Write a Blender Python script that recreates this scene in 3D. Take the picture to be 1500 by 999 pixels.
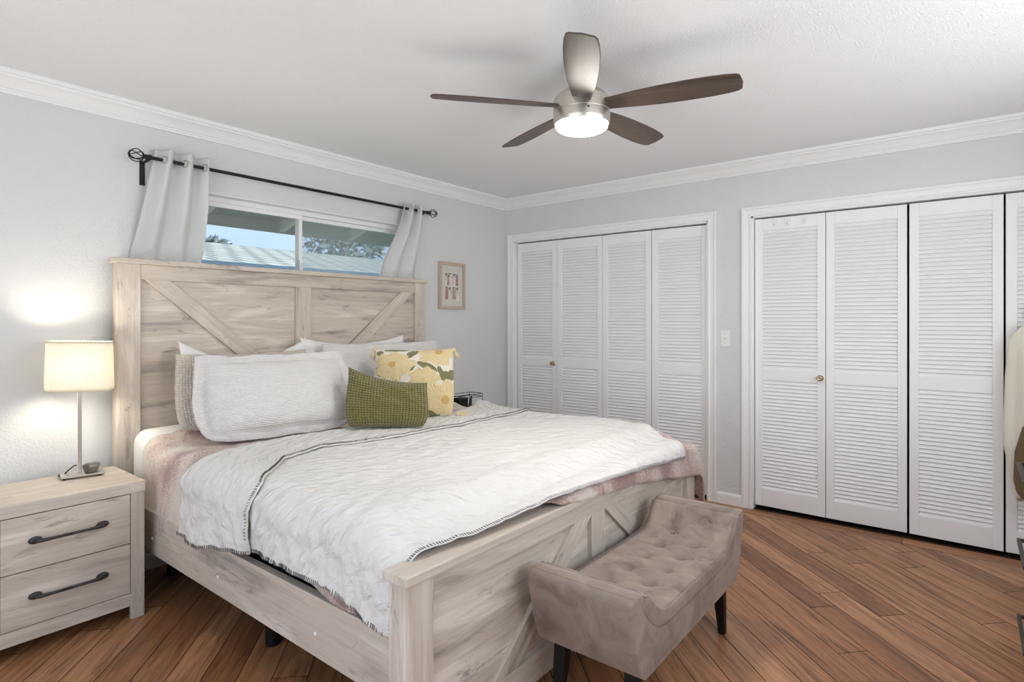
import bpy, math, random
from mathutils import Vector, noise, Matrix

for _o in list(bpy.data.objects):
    bpy.data.objects.remove(_o)
scene = bpy.context.scene
COL = scene.collection
PI = math.pi

# ------------------------------------------------------------------ camera, world, lights, exposure
CAM = Vector((-4.22, -3.42, 1.32))
YAW = math.atan2(670, 847)
cd = bpy.data.cameras.new('camera'); cam = bpy.data.objects.new('camera', cd); COL.objects.link(cam)
cam.location = CAM
cam.rotation_euler = (PI/2, 0, YAW - PI/2)
cd.sensor_width = 36; cd.lens = 36*847/1500; cd.shift_y = -30.5/1500; cd.clip_start = .02
scene.camera = cam

W = bpy.data.worlds.new('sky'); scene.world = W; W.use_nodes = True
_n = W.node_tree.nodes; _bg = _n['Background']
_tc = _n.new('ShaderNodeTexCoord'); _sp = _n.new('ShaderNodeSeparateXYZ'); _rp = _n.new('ShaderNodeValToRGB')
W.node_tree.links.new(_tc.outputs['Generated'], _sp.inputs[0]); W.node_tree.links.new(_sp.outputs['Z'], _rp.inputs[0])
W.node_tree.links.new(_rp.outputs[0], _bg.inputs[0])
_rp.color_ramp.elements[0].position = 0.0; _rp.color_ramp.elements[0].color = (.62, .80, 1.0, 1)
_rp.color_ramp.elements[1].position = .45; _rp.color_ramp.elements[1].color = (.30, .55, 1.0, 1)
_bg.inputs[1].default_value = 1.2

sd = bpy.data.lights.new('sun', 'SUN'); sun = bpy.data.objects.new('sun', sd); COL.objects.link(sun)
sd.energy = 5.0; sd.angle = .01; sd.color = (1, .96, .88)
sun.rotation_euler = (math.radians(11), math.radians(20), 0)

# added fill light entering by an assumed, unseen window in the left wall
ld = bpy.data.lights.new('left_fill_light', 'AREA'); left_fill = bpy.data.objects.new('left_fill_light', ld); COL.objects.link(left_fill)
ld.shape = 'RECTANGLE'; ld.size = 1.75; ld.size_y = 2.6; ld.energy = 13; ld.color = (1, .955, .90)
left_fill.location = (-5.02, -2.3, 1.25); left_fill.rotation_euler = (0, -PI/2, 0)

# added upward fill to brighten the ceiling, standing in for bounce off unseen paving
gd = bpy.data.lights.new('ceiling_fill_light', 'AREA'); ceiling_fill = bpy.data.objects.new('ceiling_fill_light', gd); COL.objects.link(ceiling_fill)
gd.shape = 'RECTANGLE'; gd.size = 1.6; gd.size_y = 2.6; gd.energy = 23; gd.color = (1, .96, .915)
ceiling_fill.location = (-5.45, -2.3, .55); ceiling_fill.rotation_euler = (0, -PI/2-math.radians(42), 0)

# two added fill lights, level and upward, at an assumed window behind the camera
for _nm, _e, _loc, _tilt, _sy in (('rear_fill_light', 26, (-2.3, -4.36, 1.5), 90, 1.05), ('rear_ceiling_fill_light', 8.5, (-2.3, -4.72, .98), 138, 1.0)):
    _ld = bpy.data.lights.new(_nm, 'AREA'); _lo = bpy.data.objects.new(_nm, _ld); COL.objects.link(_lo)
    _ld.shape = 'RECTANGLE'; _ld.size = 2.7; _ld.size_y = _sy; _ld.energy = _e; _ld.color = (1, .975, .945)
    _lo.location = _loc; _lo.rotation_euler = (math.radians(_tilt), 0, 0)

FAN_E = 100; FAN_C = (1, .95, .88)
LAMP_W = 3.9; LAMP_C = (1, .91, .76)

scene.view_settings.view_transform = 'Standard'
scene.view_settings.look = 'None'
scene.view_settings.exposure = 0.12
scene.view_settings.gamma = 1.0
scene.view_settings.use_curve_mapping = False
scene.cycles.use_denoising = True
scene.cycles.max_bounces = 10
scene.cycles.diffuse_bounces = 6

# ------------------------------------------------------------------ materials
def mat(name, color=(.8, .8, .8), rough=.5, metal=0., spec=.5):
    m = bpy.data.materials.new(name); m.use_nodes = True
    b = m.node_tree.nodes['Principled BSDF']
    b.inputs['Base Color'].default_value = (*color, 1); b.inputs['Roughness'].default_value = rough
    b.inputs['Metallic'].default_value = metal; b.inputs['Specular IOR Level'].default_value = spec
    return m
def N(m, t, **kw):
    n = m.node_tree.nodes.new(t)
    for k, v in kw.items():
        if k in n.inputs: n.inputs[k].default_value = v
        else: setattr(n, k, v)
    return n
def L(m, a, b): m.node_tree.links.new(a, b)
def B(m): return m.node_tree.nodes['Principled BSDF']
def coords(m, kind='Object', scale=(1, 1, 1), rot=(0, 0, 0)):
    tc = N(m, 'ShaderNodeTexCoord'); mp = N(m, 'ShaderNodeMapping')
    mp.inputs['Scale'].default_value = scale; mp.inputs['Rotation'].default_value = rot
    L(m, tc.outputs[kind], mp.inputs[0]); return mp.outputs[0]
def bump(m, h, dist=.002, strength=1.):
    b = N(m, 'ShaderNodeBump'); b.inputs['Distance'].default_value = dist; b.inputs['Strength'].default_value = strength
    L(m, h, b.inputs['Height']); L(m, b.outputs[0], B(m).inputs['Normal']); return b
def ramp(m, src, stops):
    r = N(m, 'ShaderNodeValToRGB'); e = r.color_ramp.elements
    while len(e) < len(stops): e.new(.5)
    for q, (p, c) in zip(e, stops): q.position = p; q.color = (*c, 1)
    L(m, src, r.inputs[0]); return r.outputs[0]
def mixc(m, fac, a, b, mode='MIX'):
    n = N(m, 'ShaderNodeMix', data_type='RGBA', blend_type=mode)
    for s, v in ((0, fac), (6, a), (7, b)):
        if hasattr(v, 'is_output'): L(m, v, n.inputs[s])
        else: n.inputs[s].default_value = v if s == 0 else (*v, 1)
    return n.outputs[2]

def noise_bumped(name, color, rough, scale, dist, detail=3, spec=.3):
    m = mat(name, color, rough, 0, spec)
    n = N(m, 'ShaderNodeTexNoise', Scale=scale, Detail=detail); L(m, coords(m), n.inputs['Vector'])
    bump(m, n.outputs[0], dist); return m
M_WALL = noise_bumped('wall_paint', (.675, .68, .68), .75, 95, .0035)
M_CEIL = noise_bumped('ceiling_paint', (.85, .855, .86), .85, 120, .004)
M_TRIM = noise_bumped('white_trim_paint', (.84, .84, .835), .35, 30, .0004)
M_DOOR = noise_bumped('white_door_paint', (.85, .85, .85), .38, 40, .0004)
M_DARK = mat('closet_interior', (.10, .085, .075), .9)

def wood(name, axis, light, mid, dark, rot=0., rough=.42):
    m = mat(name, mid, rough, 0, .35)
    tc = N(m, 'ShaderNodeTexCoord'); oi = N(m, 'ShaderNodeObjectInfo')
    ad = N(m, 'ShaderNodeVectorMath', operation='ADD')
    sc = N(m, 'ShaderNodeVectorMath', operation='SCALE'); 
    cb = N(m, 'ShaderNodeCombineXYZ')
    for i in range(3): L(m, oi.outputs['Random'], cb.inputs[i])
    L(m, cb.outputs[0], sc.inputs[0]); sc.inputs['Scale'].default_value = 17.
    L(m, tc.outputs['Object'], ad.inputs[0]); L(m, sc.outputs[0], ad.inputs[1])
    m1 = N(m, 'ShaderNodeMapping'); m1.inputs['Rotation'].default_value = (0, rot, 0); L(m, ad.outputs[0], m1.inputs[0])
    s = [7., 7., 7.]; s['xyz'.index(axis)] = .9
    m2 = N(m, 'ShaderNodeMapping'); m2.inputs['Scale'].default_value = s; L(m, m1.outputs[0], m2.inputs[0])
    n1 = N(m, 'ShaderNodeTexNoise', Scale=1.3, Detail=6, Roughness=.6, Distortion=.8); L(m, m2.outputs[0], n1.inputs['Vector'])
    c1 = ramp(m, n1.outputs[0], [(.31, dark), (.44, mid), (.54, mid), (.66, light)])
    s2 = [60., 60., 60.]; s2['xyz'.index(axis)] = 2.5
    m3 = N(m, 'ShaderNodeMapping'); m3.inputs['Scale'].default_value = s2; L(m, m1.outputs[0], m3.inputs[0])
    n2 = N(m, 'ShaderNodeTexNoise', Scale=1.2, Detail=4, Roughness=.65); L(m, m3.outputs[0], n2.inputs['Vector'])
    c2 = ramp(m, n2.outputs[0], [(.30, (.86, .845, .83)), (.55, (1, 1, 1)), (.8, (1.05, 1.045, 1.04))])
    c = mixc(m, 1., c1, c2, 'MULTIPLY')
    s4 = [7., 7., 7.]; s4['xyz'.index(axis)] = 1.6
    m4 = N(m, 'ShaderNodeMapping'); m4.inputs['Scale'].default_value = s4; L(m, m1.outputs[0], m4.inputs[0])
    n3 = N(m, 'ShaderNodeTexNoise', Scale=2.1, Detail=5, Roughness=.7, Distortion=1.5); L(m, m4.outputs[0], n3.inputs['Vector'])
    f = ramp(m, n3.outputs[0], [(.59, (0, 0, 0)), (.70, (.75, .75, .75))])
    c = mixc(m, f, c, tuple(q*.66 for q in dark))
    L(m, c, B(m).inputs['Base Color'])
    bump(m, n2.outputs[0], .0006); return m
LW, MW, DW = (.72, .657, .58), (.565, .50, .425), (.32, .278, .248)
WX = wood('whitewashed_oak_x', 'x', LW, MW, DW); WY = wood('whitewashed_oak_y', 'y', LW, MW, DW); WZ = wood('whitewashed_oak_z', 'z', LW, MW, DW)
WD1 = wood('whitewashed_oak_brace_a', 'x', LW, MW, DW, rot=-math.radians(39.5)); WD2 = wood('whitewashed_oak_brace_b', 'x', LW, MW, DW, rot=math.radians(39.5))
BLADE = wood('dark_walnut_blade', 'x', (.13, .095, .075), (.085, .060, .047), (.045, .031, .024), rough=.43)

def floor_mat():
    m = mat('plank_floor', (.25, .13, .07), .36, 0, .45)
    at = N(m, 'ShaderNodeVertexColor', layer_name='plank'); sp = N(m, 'ShaderNodeSeparateColor'); L(m, at.outputs[0], sp.inputs[0])
    v = coords(m, 'UV')
    cb = N(m, 'ShaderNodeCombineXYZ'); mu = N(m, 'ShaderNodeMath', operation='MULTIPLY'); mu.inputs[1].default_value = 37.
    L(m, sp.outputs[1], mu.inputs[0]); L(m, mu.outputs[0], cb.inputs[2])
    ad = N(m, 'ShaderNodeVectorMath', operation='ADD'); L(m, v, ad.inputs[0]); L(m, cb.outputs[0], ad.inputs[1])
    mp = N(m, 'ShaderNodeMapping'); mp.inputs['Scale'].default_value = (1.1, 13, 1); L(m, ad.outputs[0], mp.inputs[0])
    n1 = N(m, 'ShaderNodeTexNoise', Scale=1.6, Detail=7, Roughness=.62, Distortion=1.2); L(m, mp.outputs[0], n1.inputs['Vector'])
    g = ramp(m, n1.outputs[0], [(.30, (.30, .25, .22)), (.42, (.74, .70, .66)), (.53, (1.0, 1.0, 1.0)), (.72, (1.32, 1.28, 1.24))])
    base = ramp(m, sp.outputs[0], [(0, (.275, .120, .052)), (.35, (.37, .174, .079)), (.7, (.425, .210, .101)), (1, (.475, .242, .122))])
    mp2 = N(m, 'ShaderNodeMapping'); mp2.inputs['Scale'].default_value = (5, 110, 1); L(m, ad.outputs[0], mp2.inputs[0])
    n2 = N(m, 'ShaderNodeTexNoise', Scale=1.5, Detail=3); L(m, mp2.outputs[0], n2.inputs['Vector'])
    g2 = ramp(m, n2.outputs[0], [(.3, (.80, .78, .76)), (.6, (1.05, 1.05, 1.05))])
    c = mixc(m, 1., mixc(m, 1., base, g, 'MULTIPLY'), g2, 'MULTIPLY'); L(m, c, B(m).inputs['Base Color'])
    bump(m, n2.outputs[0], .0006); return m
M_FLOOR = floor_mat()
M_SEAM = mat('floor_seam', (.03, .016, .009), .8)

M_NICKEL = mat('brushed_nickel', (.62, .58, .53), .32, 1.)
M_BRASS = mat('aged_brass', (.50, .40, .26), .25, 1.)
M_BLACK = mat('black_metal', (.022, .018, .018), .45, .6)
M_BLACKW = mat('black_wood', (.008, .0075, .0075), .5, 0, .25)
M_PULL = noise_bumped('dark_bronze', (.035, .030, .028), .5, 60, .0006, spec=.5)
M_GLASS = bpy.data.materials.new('window_glass'); M_GLASS.use_nodes = True
def glassy(m, haze, color):
    nt = m.node_tree; nt.nodes.clear(); o = nt.nodes.new('ShaderNodeOutputMaterial')
    t = nt.nodes.new('ShaderNodeBsdfTransparent'); g = nt.nodes.new('ShaderNodeBsdfGlossy'); g.inputs['Roughness'].default_value = .02
    x = nt.nodes.new('ShaderNodeMixShader'); x.inputs[0].default_value = .05
    nt.links.new(t.outputs[0], x.inputs[1]); nt.links.new(g.outputs[0], x.inputs[2]); out = x.outputs[0]
    if haze:
        d = nt.nodes.new('ShaderNodeBsdfTranslucent'); d.inputs[0].default_value = (*color, 1)
        y = nt.nodes.new('ShaderNodeMixShader'); y.inputs[0].default_value = haze
        nt.links.new(out, y.inputs[1]); nt.links.new(d.outputs[0], y.inputs[2]); out = y.outputs[0]
    nt.links.new(out, o.inputs[0])
glassy(M_GLASS, .06, (.9, .95, 1))
M_SCREEN = bpy.data.materials.new('insect_screen'); M_SCREEN.use_nodes = True; glassy(M_SCREEN, .24, (.9, .95, 1))
M_PICGLASS = bpy.data.materials.new('picture_glass'); M_PICGLASS.use_nodes = True; glassy(M_PICGLASS, 0, (1, 1, 1))

def fabric(name, color, rough=.9, weave=900, dist=.0004, sheen=.2):
    m = mat(name, color, rough, 0, .15); b = B(m)
    b.inputs['Sheen Weight'].default_value = sheen; b.inputs['Sheen Roughness'].default_value = .5
    n = N(m, 'ShaderNodeTexNoise', Scale=weave, Detail=2); L(m, coords(m), n.inputs['Vector']); bump(m, n.outputs[0], dist)
    return m
M_SHEET = fabric('white_cotton', (.79, .77, .745))
def quilt_mat():
    m = fabric('quilted_white_cotton', (.70, .68, .645)); nt = m.node_tree
    mp = coords(m, 'UV', (1, 1, 1), (0, 0, .62))
    v = N(m, 'ShaderNodeTexVoronoi', feature='SMOOTH_F1', Scale=13.); v.inputs['Smoothness'].default_value = .35
    mp2 = N(m, 'ShaderNodeMapping'); mp2.inputs['Scale'].default_value = (1., 1.9, 1.); L(m, mp, mp2.inputs[0])
    w = N(m, 'ShaderNodeTexNoise', Scale=9., Detail=3); L(m, mp2.outputs[0], w.inputs['Vector'])
    mx = N(m, 'ShaderNodeMix', data_type='VECTOR'); mx.inputs[0].default_value = .12
    L(m, mp2.outputs[0], mx.inputs[4]); L(m, w.outputs[1], mx.inputs[5]); L(m, mx.outputs[1], v.inputs['Vector'])
    b1 = N(m, 'ShaderNodeBump', invert=True); b1.inputs['Distance'].default_value = .017; b1.inputs['Strength'].default_value = .9; L(m, v.outputs[0], b1.inputs['Height'])
    n = N(m, 'ShaderNodeTexNoise', Scale=45., Detail=4, Roughness=.6, Distortion=.6); L(m, mp2.outputs[0], n.inputs['Vector'])
    b2 = N(m, 'ShaderNodeBump'); b2.inputs['Distance'].default_value = .0035; L(m, n.outputs[0], b2.inputs['Height']); L(m, b1.outputs[0], b2.inputs['Normal'])
    L(m, b2.outputs[0], B(m).inputs['Normal']); return m
M_QUILT = quilt_mat()
M_STITCH = mat('charcoal_thread', (.12, .11, .105), .9)
def blanket_mat():
    m = fabric('tie_dyed_plush', (.6, .45, .42), weave=380, dist=.004, sheen=.6)
    n = N(m, 'ShaderNodeTexNoise', Scale=2.6, Detail=3, Roughness=.5, Distortion=.8); L(m, coords(m, 'Object', (1.6, 1.6, .8)), n.inputs['Vector'])
    f = N(m, 'ShaderNodeTexNoise', Scale=140, Detail=3); L(m, coords(m), f.inputs['Vector'])
    ad = N(m, 'ShaderNodeMath', operation='MULTIPLY_ADD'); L(m, f.outputs[0], ad.inputs[0]); ad.inputs[1].default_value = .46; 
    s = N(m, 'ShaderNodeMath', operation='SUBTRACT'); L(m, n.outputs[0], s.inputs[0]); s.inputs[1].default_value = .23; L(m, s.outputs[0], ad.inputs[2])
    c = ramp(m, ad.outputs[0], [(.37, (.30, .155, .135)), (.45, (.45, .275, .24)), (.52, (.60, .46, .39)), (.60, (.70, .62, .53))])
    L(m, c, B(m).inputs['Base Color']); return m
M_BLANKET = blanket_mat()
def uv_ribs(name, color, period, dist, axis=1, grid=False, dark=None, sheen=.2):
    m = fabric(name, color, sheen=sheen)
    sp = N(m, 'ShaderNodeSeparateXYZ'); L(m, coords(m, 'UV'), sp.inputs[0])
    def saw(o):
        a = N(m, 'ShaderNodeMath', operation='MULTIPLY'); L(m, o, a.inputs[0]); a.inputs[1].default_value = PI/period
        s_ = N(m, 'ShaderNodeMath', operation='SINE'); L(m, a.outputs[0], s_.inputs[0])
        b_ = N(m, 'ShaderNodeMath', operation='ABSOLUTE'); L(m, s_.outputs[0], b_.inputs[0]); return b_.outputs[0]
    h = saw(sp.outputs[axis])
    if grid:
        h2 = saw(sp.outputs[0]); mi = N(m, 'ShaderNodeMath', operation='MULTIPLY'); L(m, h, mi.inputs[0]); L(m, h2, mi.inputs[1]); h = mi.outputs[0]
    bump(m, h, dist)
    if dark: L(m, ramp(m, h, [(.08, dark), (.45, color)]), B(m).inputs['Base Color'])
    return m
M_RIB = uv_ribs('ribbed_white_cotton', (.79, .765, .74), .0075, .003)
M_WAFFLE = uv_ribs('waffle_cream_knit', (.72, .66, .57), .013, .005, grid=True, dark=(.60, .52, .43))
M_GREEN = uv_ribs('olive_waffle_velvet', (.225, .200, .055), .0150, .007, grid=True, dark=(.085, .075, .018), sheen=.3)
M_CREAM = fabric('cream_cotton', (.68, .63, .54), weave=220, dist=.001)
M_YELLOW = fabric('yellow_tufting', (.71, .585, .345), weave=320, dist=.003)
M_YELLOW2 = fabric('gold_tufting', (.62, .48, .25), weave=320, dist=.003)
M_ORANGE = fabric('amber_tufting', (.55, .36, .14), weave=320, dist=.003)
M_LEAF = fabric('olive_tufting', (.20, .19, .09), weave=320, dist=.003)
def velvet():
    m = mat('taupe_velvet', (.30, .235, .205), .75, 0, .2); b = B(m)
    b.inputs['Sheen Weight'].default_value = .55; b.inputs['Sheen Roughness'].default_value = .35; b.inputs['Sheen Tint'].default_value = (.8, .7, .62, 1)
    n = N(m, 'ShaderNodeTexNoise', Scale=9, Detail=3, Roughness=.6, Distortion=1.); L(m, coords(m), n.inputs['Vector'])
    L(m, ramp(m, n.outputs[0], [(.30, (.175, .130, .113)), (.48, (.25, .195, .165)), (.70, (.315, .25, .205))]), b.inputs['Base Color'])
    n2 = N(m, 'ShaderNodeTexNoise', Scale=500, Detail=2); L(m, coords(m), n2.inputs['Vector']); bump(m, n2.outputs[0], .0006); return m
M_VELVET = velvet()
def curtain_mat(name, c, tr):
    m = bpy.data.materials.new(name); m.use_nodes = True; nt = m.node_tree; b = B(m)
    b.inputs['Base Color'].default_value = (*c, 1); b.inputs['Roughness'].default_value = .9; b.inputs['Specular IOR Level'].default_value = .1
    t = nt.nodes.new('ShaderNodeBsdfTranslucent'); t.inputs[0].default_value = (*c, 1)
    x = nt.nodes.new('ShaderNodeMixShader'); x.inputs[0].default_value = tr
    nt.links.new(b.outputs[0], x.inputs[1]); nt.links.new(t.outputs[0], x.inputs[2]); nt.links.new(x.outputs[0], nt.nodes['Material Output'].inputs[0])
    n = N(m, 'ShaderNodeTexNoise', Scale=700, Detail=2); L(m, coords(m), n.inputs['Vector']); bump(m, n.outputs[0], .0003)
    return m
M_CURTAIN = curtain_mat('sheer_white_linen', (.82, .82, .82), .38)
def shade_mat():
    m = curtain_mat('woven_cream_shade', (.88, .86, .80), .42)
    sp = N(m, 'ShaderNodeSeparateXYZ'); L(m, coords(m, 'UV', (62, 62, 1)), sp.inputs[0])
    br = N(m, 'ShaderNodeTexBrick', offset=.5); br.inputs['Scale'].default_value = 1.; br.inputs['Brick Width'].default_value = .75; br.inputs['Row Height'].default_value = .40
    br.inputs['Mortar Size'].default_value = .05; br.inputs['Mortar Smooth'].default_value = .6
    br.inputs['Color1'].default_value = (.88, .86, .80, 1); br.inputs['Color2'].default_value = (.84, .82, .75, 1); br.inputs['Mortar'].default_value = (.40, .36, .28, 1)
    L(m, coords(m, 'UV', (62, 62, 1)), br.inputs['Vector'])
    for n in m.node_tree.nodes:
        if n.type == 'BSDF_TRANSLUCENT': L(m, br.outputs[0], n.inputs[0])
    L(m, br.outputs[0], B(m).inputs['Base Color']); return m
M_SHADE = shade_mat()
M_LENS = bpy.data.materials.new('frosted_lens'); M_LENS.use_nodes = True
B(M_LENS).inputs['Base Color'].default_value = (.9, .9, .88, 1); B(M_LENS).inputs['Emission Color'].default_value = (*FAN_C, 1); B(M_LENS).inputs['Emission Strength'].default_value = FAN_E
M_PLASTIC = mat('white_plastic', (.80, .80, .78), .3)
M_MATBOARD = mat('cream_mat_board', (.66, .65, .58), .9)
M_FRAMEW = mat('pale_oak_frame', (.50, .40, .32), .5)

# ------------------------------------------------------------------ mesh helpers
ROOT = {}
def root_of(o):
    while o.parent: o = o.parent
    return o
def obj(name, geo, m, parent=None, smooth=False, bevel=0., loc=None, segs=2, autosmooth=None):
    """geo = (verts in world space, faces[, uvs per vert]); linked as one mesh object."""
    v, f = geo[0], geo[1]
    if parent is not None: o0 = ROOT[root_of(parent).name]
    elif loc is not None: o0 = Vector(loc)
    else:
        xs, ys, zs = [p[0] for p in v], [p[1] for p in v], [p[2] for p in v]
        o0 = Vector(((min(xs)+max(xs))/2, (min(ys)+max(ys))/2, min(zs)))
    me = bpy.data.meshes.new(name); me.from_pydata([Vector(p)-o0 for p in v], [], f)
    if isinstance(m, (list, tuple)):
        for q in m: me.materials.append(q)
    else: me.materials.append(m)
    if len(geo) > 2 and geo[2]:
        ul = me.uv_layers.new(name='UVMap')
        for lp in me.loops: ul.data[lp.index].uv = geo[2][lp.vertex_index]
    if len(geo) > 3 and geo[3]:
        me.polygons.foreach_set('material_index', geo[3])
    if smooth: me.polygons.foreach_set('use_smooth', [True]*len(me.polygons))
    me.validate(); me.update()
    o = bpy.data.objects.new(name, me); COL.objects.link(o)
    if parent is not None: o.parent = parent
    else: o.location = o0; ROOT[o.name] = o0
    if bevel:
        b = o.modifiers.new('bevel', 'BEVEL'); b.width = bevel; b.segments = segs; b.limit_method = 'ANGLE'; b.angle_limit = math.radians(40)
    if autosmooth:
        es = o.modifiers.new('split', 'EDGE_SPLIT'); es.split_angle = math.radians(autosmooth)
        me.polygons.foreach_set('use_smooth', [True]*len(me.polygons))
    return o
def thing(name, label, cat, loc, group=None):
    o = bpy.data.objects.new(name, None); COL.objects.link(o); o.location = loc; o.empty_display_size = .1
    ROOT[o.name] = Vector(loc); tag(o, label, cat, group); return o
def tag(o, label, cat, group=None):
    o['label'] = label; o['category'] = cat
    if group: o['group'] = group
    return o
def struct(o): o['kind'] = 'structure'; return o
def join(*gs):
    v, f, u = [], [], []
    hasuv = any(len(g) > 2 and g[2] for g in gs)
    for g in gs:
        k = len(v); v += list(g[0]); f += [tuple(i+k for i in q) for q in g[1]]
        if hasuv: u += list(g[2]) if len(g) > 2 and g[2] else [(0, 0)]*len(g[0])
    return (v, f, u) if hasuv else (v, f)
def box(x0, x1, y0, y1, z0, z1):
    v = [(x, y, z) for x in (x0, x1) for y in (y0, y1) for z in (z0, z1)]
    return v, [(0, 1, 3, 2), (4, 6, 7, 5), (0, 4, 5, 1), (2, 3, 7, 6), (0, 2, 6, 4), (1, 5, 7, 3)]
def prism(poly, fn, a, b):
    """poly of 2-D points, fn(p, t) -> world point; extruded from a to b."""
    n = len(poly); v = [fn(p, a) for p in poly] + [fn(p, b) for p in poly]
    f = [tuple(range(n-1, -1, -1)), tuple(range(n, 2*n))] + [(i, (i+1) % n, n+(i+1) % n, n+i) for i in range(n)]
    return v, f
def tube(pts, r, n=10, closed=False, caps=True):
    pts = [Vector(p) for p in pts]; v, f = [], []
    m = len(pts); rs = r if isinstance(r, (list, tuple)) else [r]*m
    up = None
    for i, p in enumerate(pts):
        t = (pts[(i+1) % m]-pts[i-1]) if closed else (pts[min(i+1, m-1)]-pts[max(i-1, 0)])
        t.normalize()
        if up is None: up = Vector((0, 0, 1)) if abs(t.z) < .9 else Vector((1, 0, 0))
        s = t.cross(up).normalized(); up = s.cross(t).normalized()
        for k in range(n):
            a = 2*PI*k/n; v.append(tuple(p + (s*math.cos(a)+up*math.sin(a))*rs[i]))
    for i in range(m if closed else m-1):
        j = (i+1) % m
        for k in range(n): f.append((i*n+k, i*n+(k+1) % n, j*n+(k+1) % n, j*n+k))
    if caps and not closed: f += [tuple(range(n-1, -1, -1)), tuple(range((m-1)*n, m*n))]
    return v, f
def lathe(c, prof, n=32, axis='z'):
    v, f = [], []
    for r, h in prof:
        for k in range(n):
            a = 2*PI*k/n; p = (r*math.cos(a), r*math.sin(a), h)
            if axis == 'x': p = (h, r*math.cos(a), r*math.sin(a))
            if axis == 'y': p = (r*math.sin(a), h, r*math.cos(a))
            v.append((c[0]+p[0], c[1]+p[1], c[2]+p[2]))
    for i in range(len(prof)-1):
        for k in range(n): f.append((i*n+k, i*n+(k+1) % n, (i+1)*n+(k+1) % n, (i+1)*n+k))
    f += [tuple(range(n-1, -1, -1)), tuple(range((len(prof)-1)*n, len(prof)*n))]
    return v, f
def grid(nu, nv, fn, uv=None):
    v = [fn(i/(nu-1), j/(nv-1)) for j in range(nv) for i in range(nu)]
    f = [(j*nu+i, j*nu+i+1, (j+1)*nu+i+1, (j+1)*nu+i) for j in range(nv-1) for i in range(nu-1)]
    u = [uv(i/(nu-1), j/(nv-1)) for j in range(nv) for i in range(nu)] if uv else None
    return v, f, u
def solidify(o, t, off=-1):
    s = o.modifiers.new('solid', 'SOLIDIFY'); s.thickness = t; s.offset = off
def sstep(a, b, x):
    t = min(1, max(0, (x-a)/(b-a))); return t*t*(3-2*t)
def lerp_pts(pts, x):
    if x <= pts[0][0]: return pts[0][1]
    for (a, p), (b, q) in zip(pts, pts[1:]):
        if x <= b: return p+(q-p)*(x-a)/(b-a)
    return pts[-1][1]
def nz(*p): return noise.noise(Vector(p))
def dup(o, dx):
    c = o.copy(); COL.objects.link(c); c.location = (o.location[0]+dx, o.location[1], o.location[2])
    def kids(a, b):
        for ch in list(a.children):
            k = ch.copy(); COL.objects.link(k); k.parent = b; kids(ch, k)
    kids(o, c); return c

# ------------------------------------------------------------------ the room
XL, YF, H = -4.9, -4.22, 2.44
struct(obj('floor', box(XL-.1, .8, YF-.1, .12, -.08, -.004), M_SEAM))
def planks():
    rnd = random.Random(7); v, f, uv, col = [], [], [], []
    A = math.radians(46.5); ca, sa = math.cos(A), math.sin(A)
    def clip(poly, ax, lim, sgn):
        out = []
        for i in range(len(poly)):
            p, q = poly[i-1], poly[i]; ip, iq = sgn*(lim-p[ax]) >= 0, sgn*(lim-q[ax]) >= 0
            if ip != iq:
                t = (lim-p[ax])/(q[ax]-p[ax]); out.append((p[0]+(q[0]-p[0])*t, p[1]+(q[1]-p[1])*t))
            if iq: out.append(q)
        return out
    def add(poly, to_uv):
        if len(poly) < 3: return
        k = len(v); c = (rnd.random(), rnd.random(), 0, 1); off = rnd.random()*9
        for p in poly: v.append((p[0], p[1], 0)); a = to_uv(p); uv.append((a[0]+off, a[1])); col.append(c)
        f.append(tuple(range(k, k+len(poly))))
    w, g = .128, .0016
    for r in range(-45, 45):
        s = -8+rnd.random()*1.2
        while s < 4:
            ln = .75+rnd.random()*.75
            q = [(s+g, r*w+g), (s+ln-g, r*w+g), (s+ln-g, (r+1)*w-g), (s+g, (r+1)*w-g)]
            P = [(a*ca-b*sa, a*sa+b*ca) for a, b in q]
            for ax, lim, sg in ((0, XL, -1), (0, -.122, 1), (1, YF, -1), (1, 0, 1)): 
                P = clip(P, ax, lim, sg)
                if len(P) < 3: break
            add(P, lambda p: (p[0]*ca+p[1]*sa, -p[0]*sa+p[1]*ca)); s += ln
    y = YF
    while y < 0:
        ln = .7+rnd.random()*.5
        add([(-.119, y+g), (0.0, y+g), (0.0, min(0, y+ln)-g), (-.119, min(0, y+ln)-g)], lambda p: (p[1], p[0])); y += ln
    me = bpy.data.meshes.new('floor_planks'); me.from_pydata(v, [], f); me.materials.append(M_FLOOR)
    ul = me.uv_layers.new(name='UVMap'); cl = me.color_attributes.new('plank', 'FLOAT_COLOR', 'POINT')
    for lp in me.loops: ul.data[lp.index].uv = uv[lp.vertex_index]
    for i, c in enumerate(col): cl.data[i].color = c
    me.update(); o = bpy.data.objects.new('floor_planks', me); COL.objects.link(o); return o
fp = planks(); fp.name = 'floor_planks'; fp.parent = bpy.data.objects['floor']; fp.location = -bpy.data.objects['floor'].location
struct(obj('ceiling', box(XL-.1, .8, YF-.1, .14, H, H+.1), M_CEIL))
WX0, WX1, WZ0, WZ1 = -3.0, -1.17, 1.17, 2.05       # window opening in the headboard wall
struct(obj('wall_back', join(box(XL-.1, WX0, 0, .14, 0, H), box(WX1, .14, 0, .14, 0, H), box(WX0, WX1, 0, .14, 0, WZ0), box(WX0, WX1, 0, .14, WZ1, H)), M_WALL))
C1, C2, DH = (-.105, -1.918), (-2.222, -4.035), 2.047
struct(obj('wall_right', join(box(0, .14, C1[0], 0, 0, H), box(0, .14, C2[0], C1[1], 0, H), box(0, .14, YF, C2[1], 0, H),
    box(0, .14, C1[1], C1[0], DH, H), box(0, .14, C2[1], C2[0], DH, H)), M_WALL))
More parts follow.
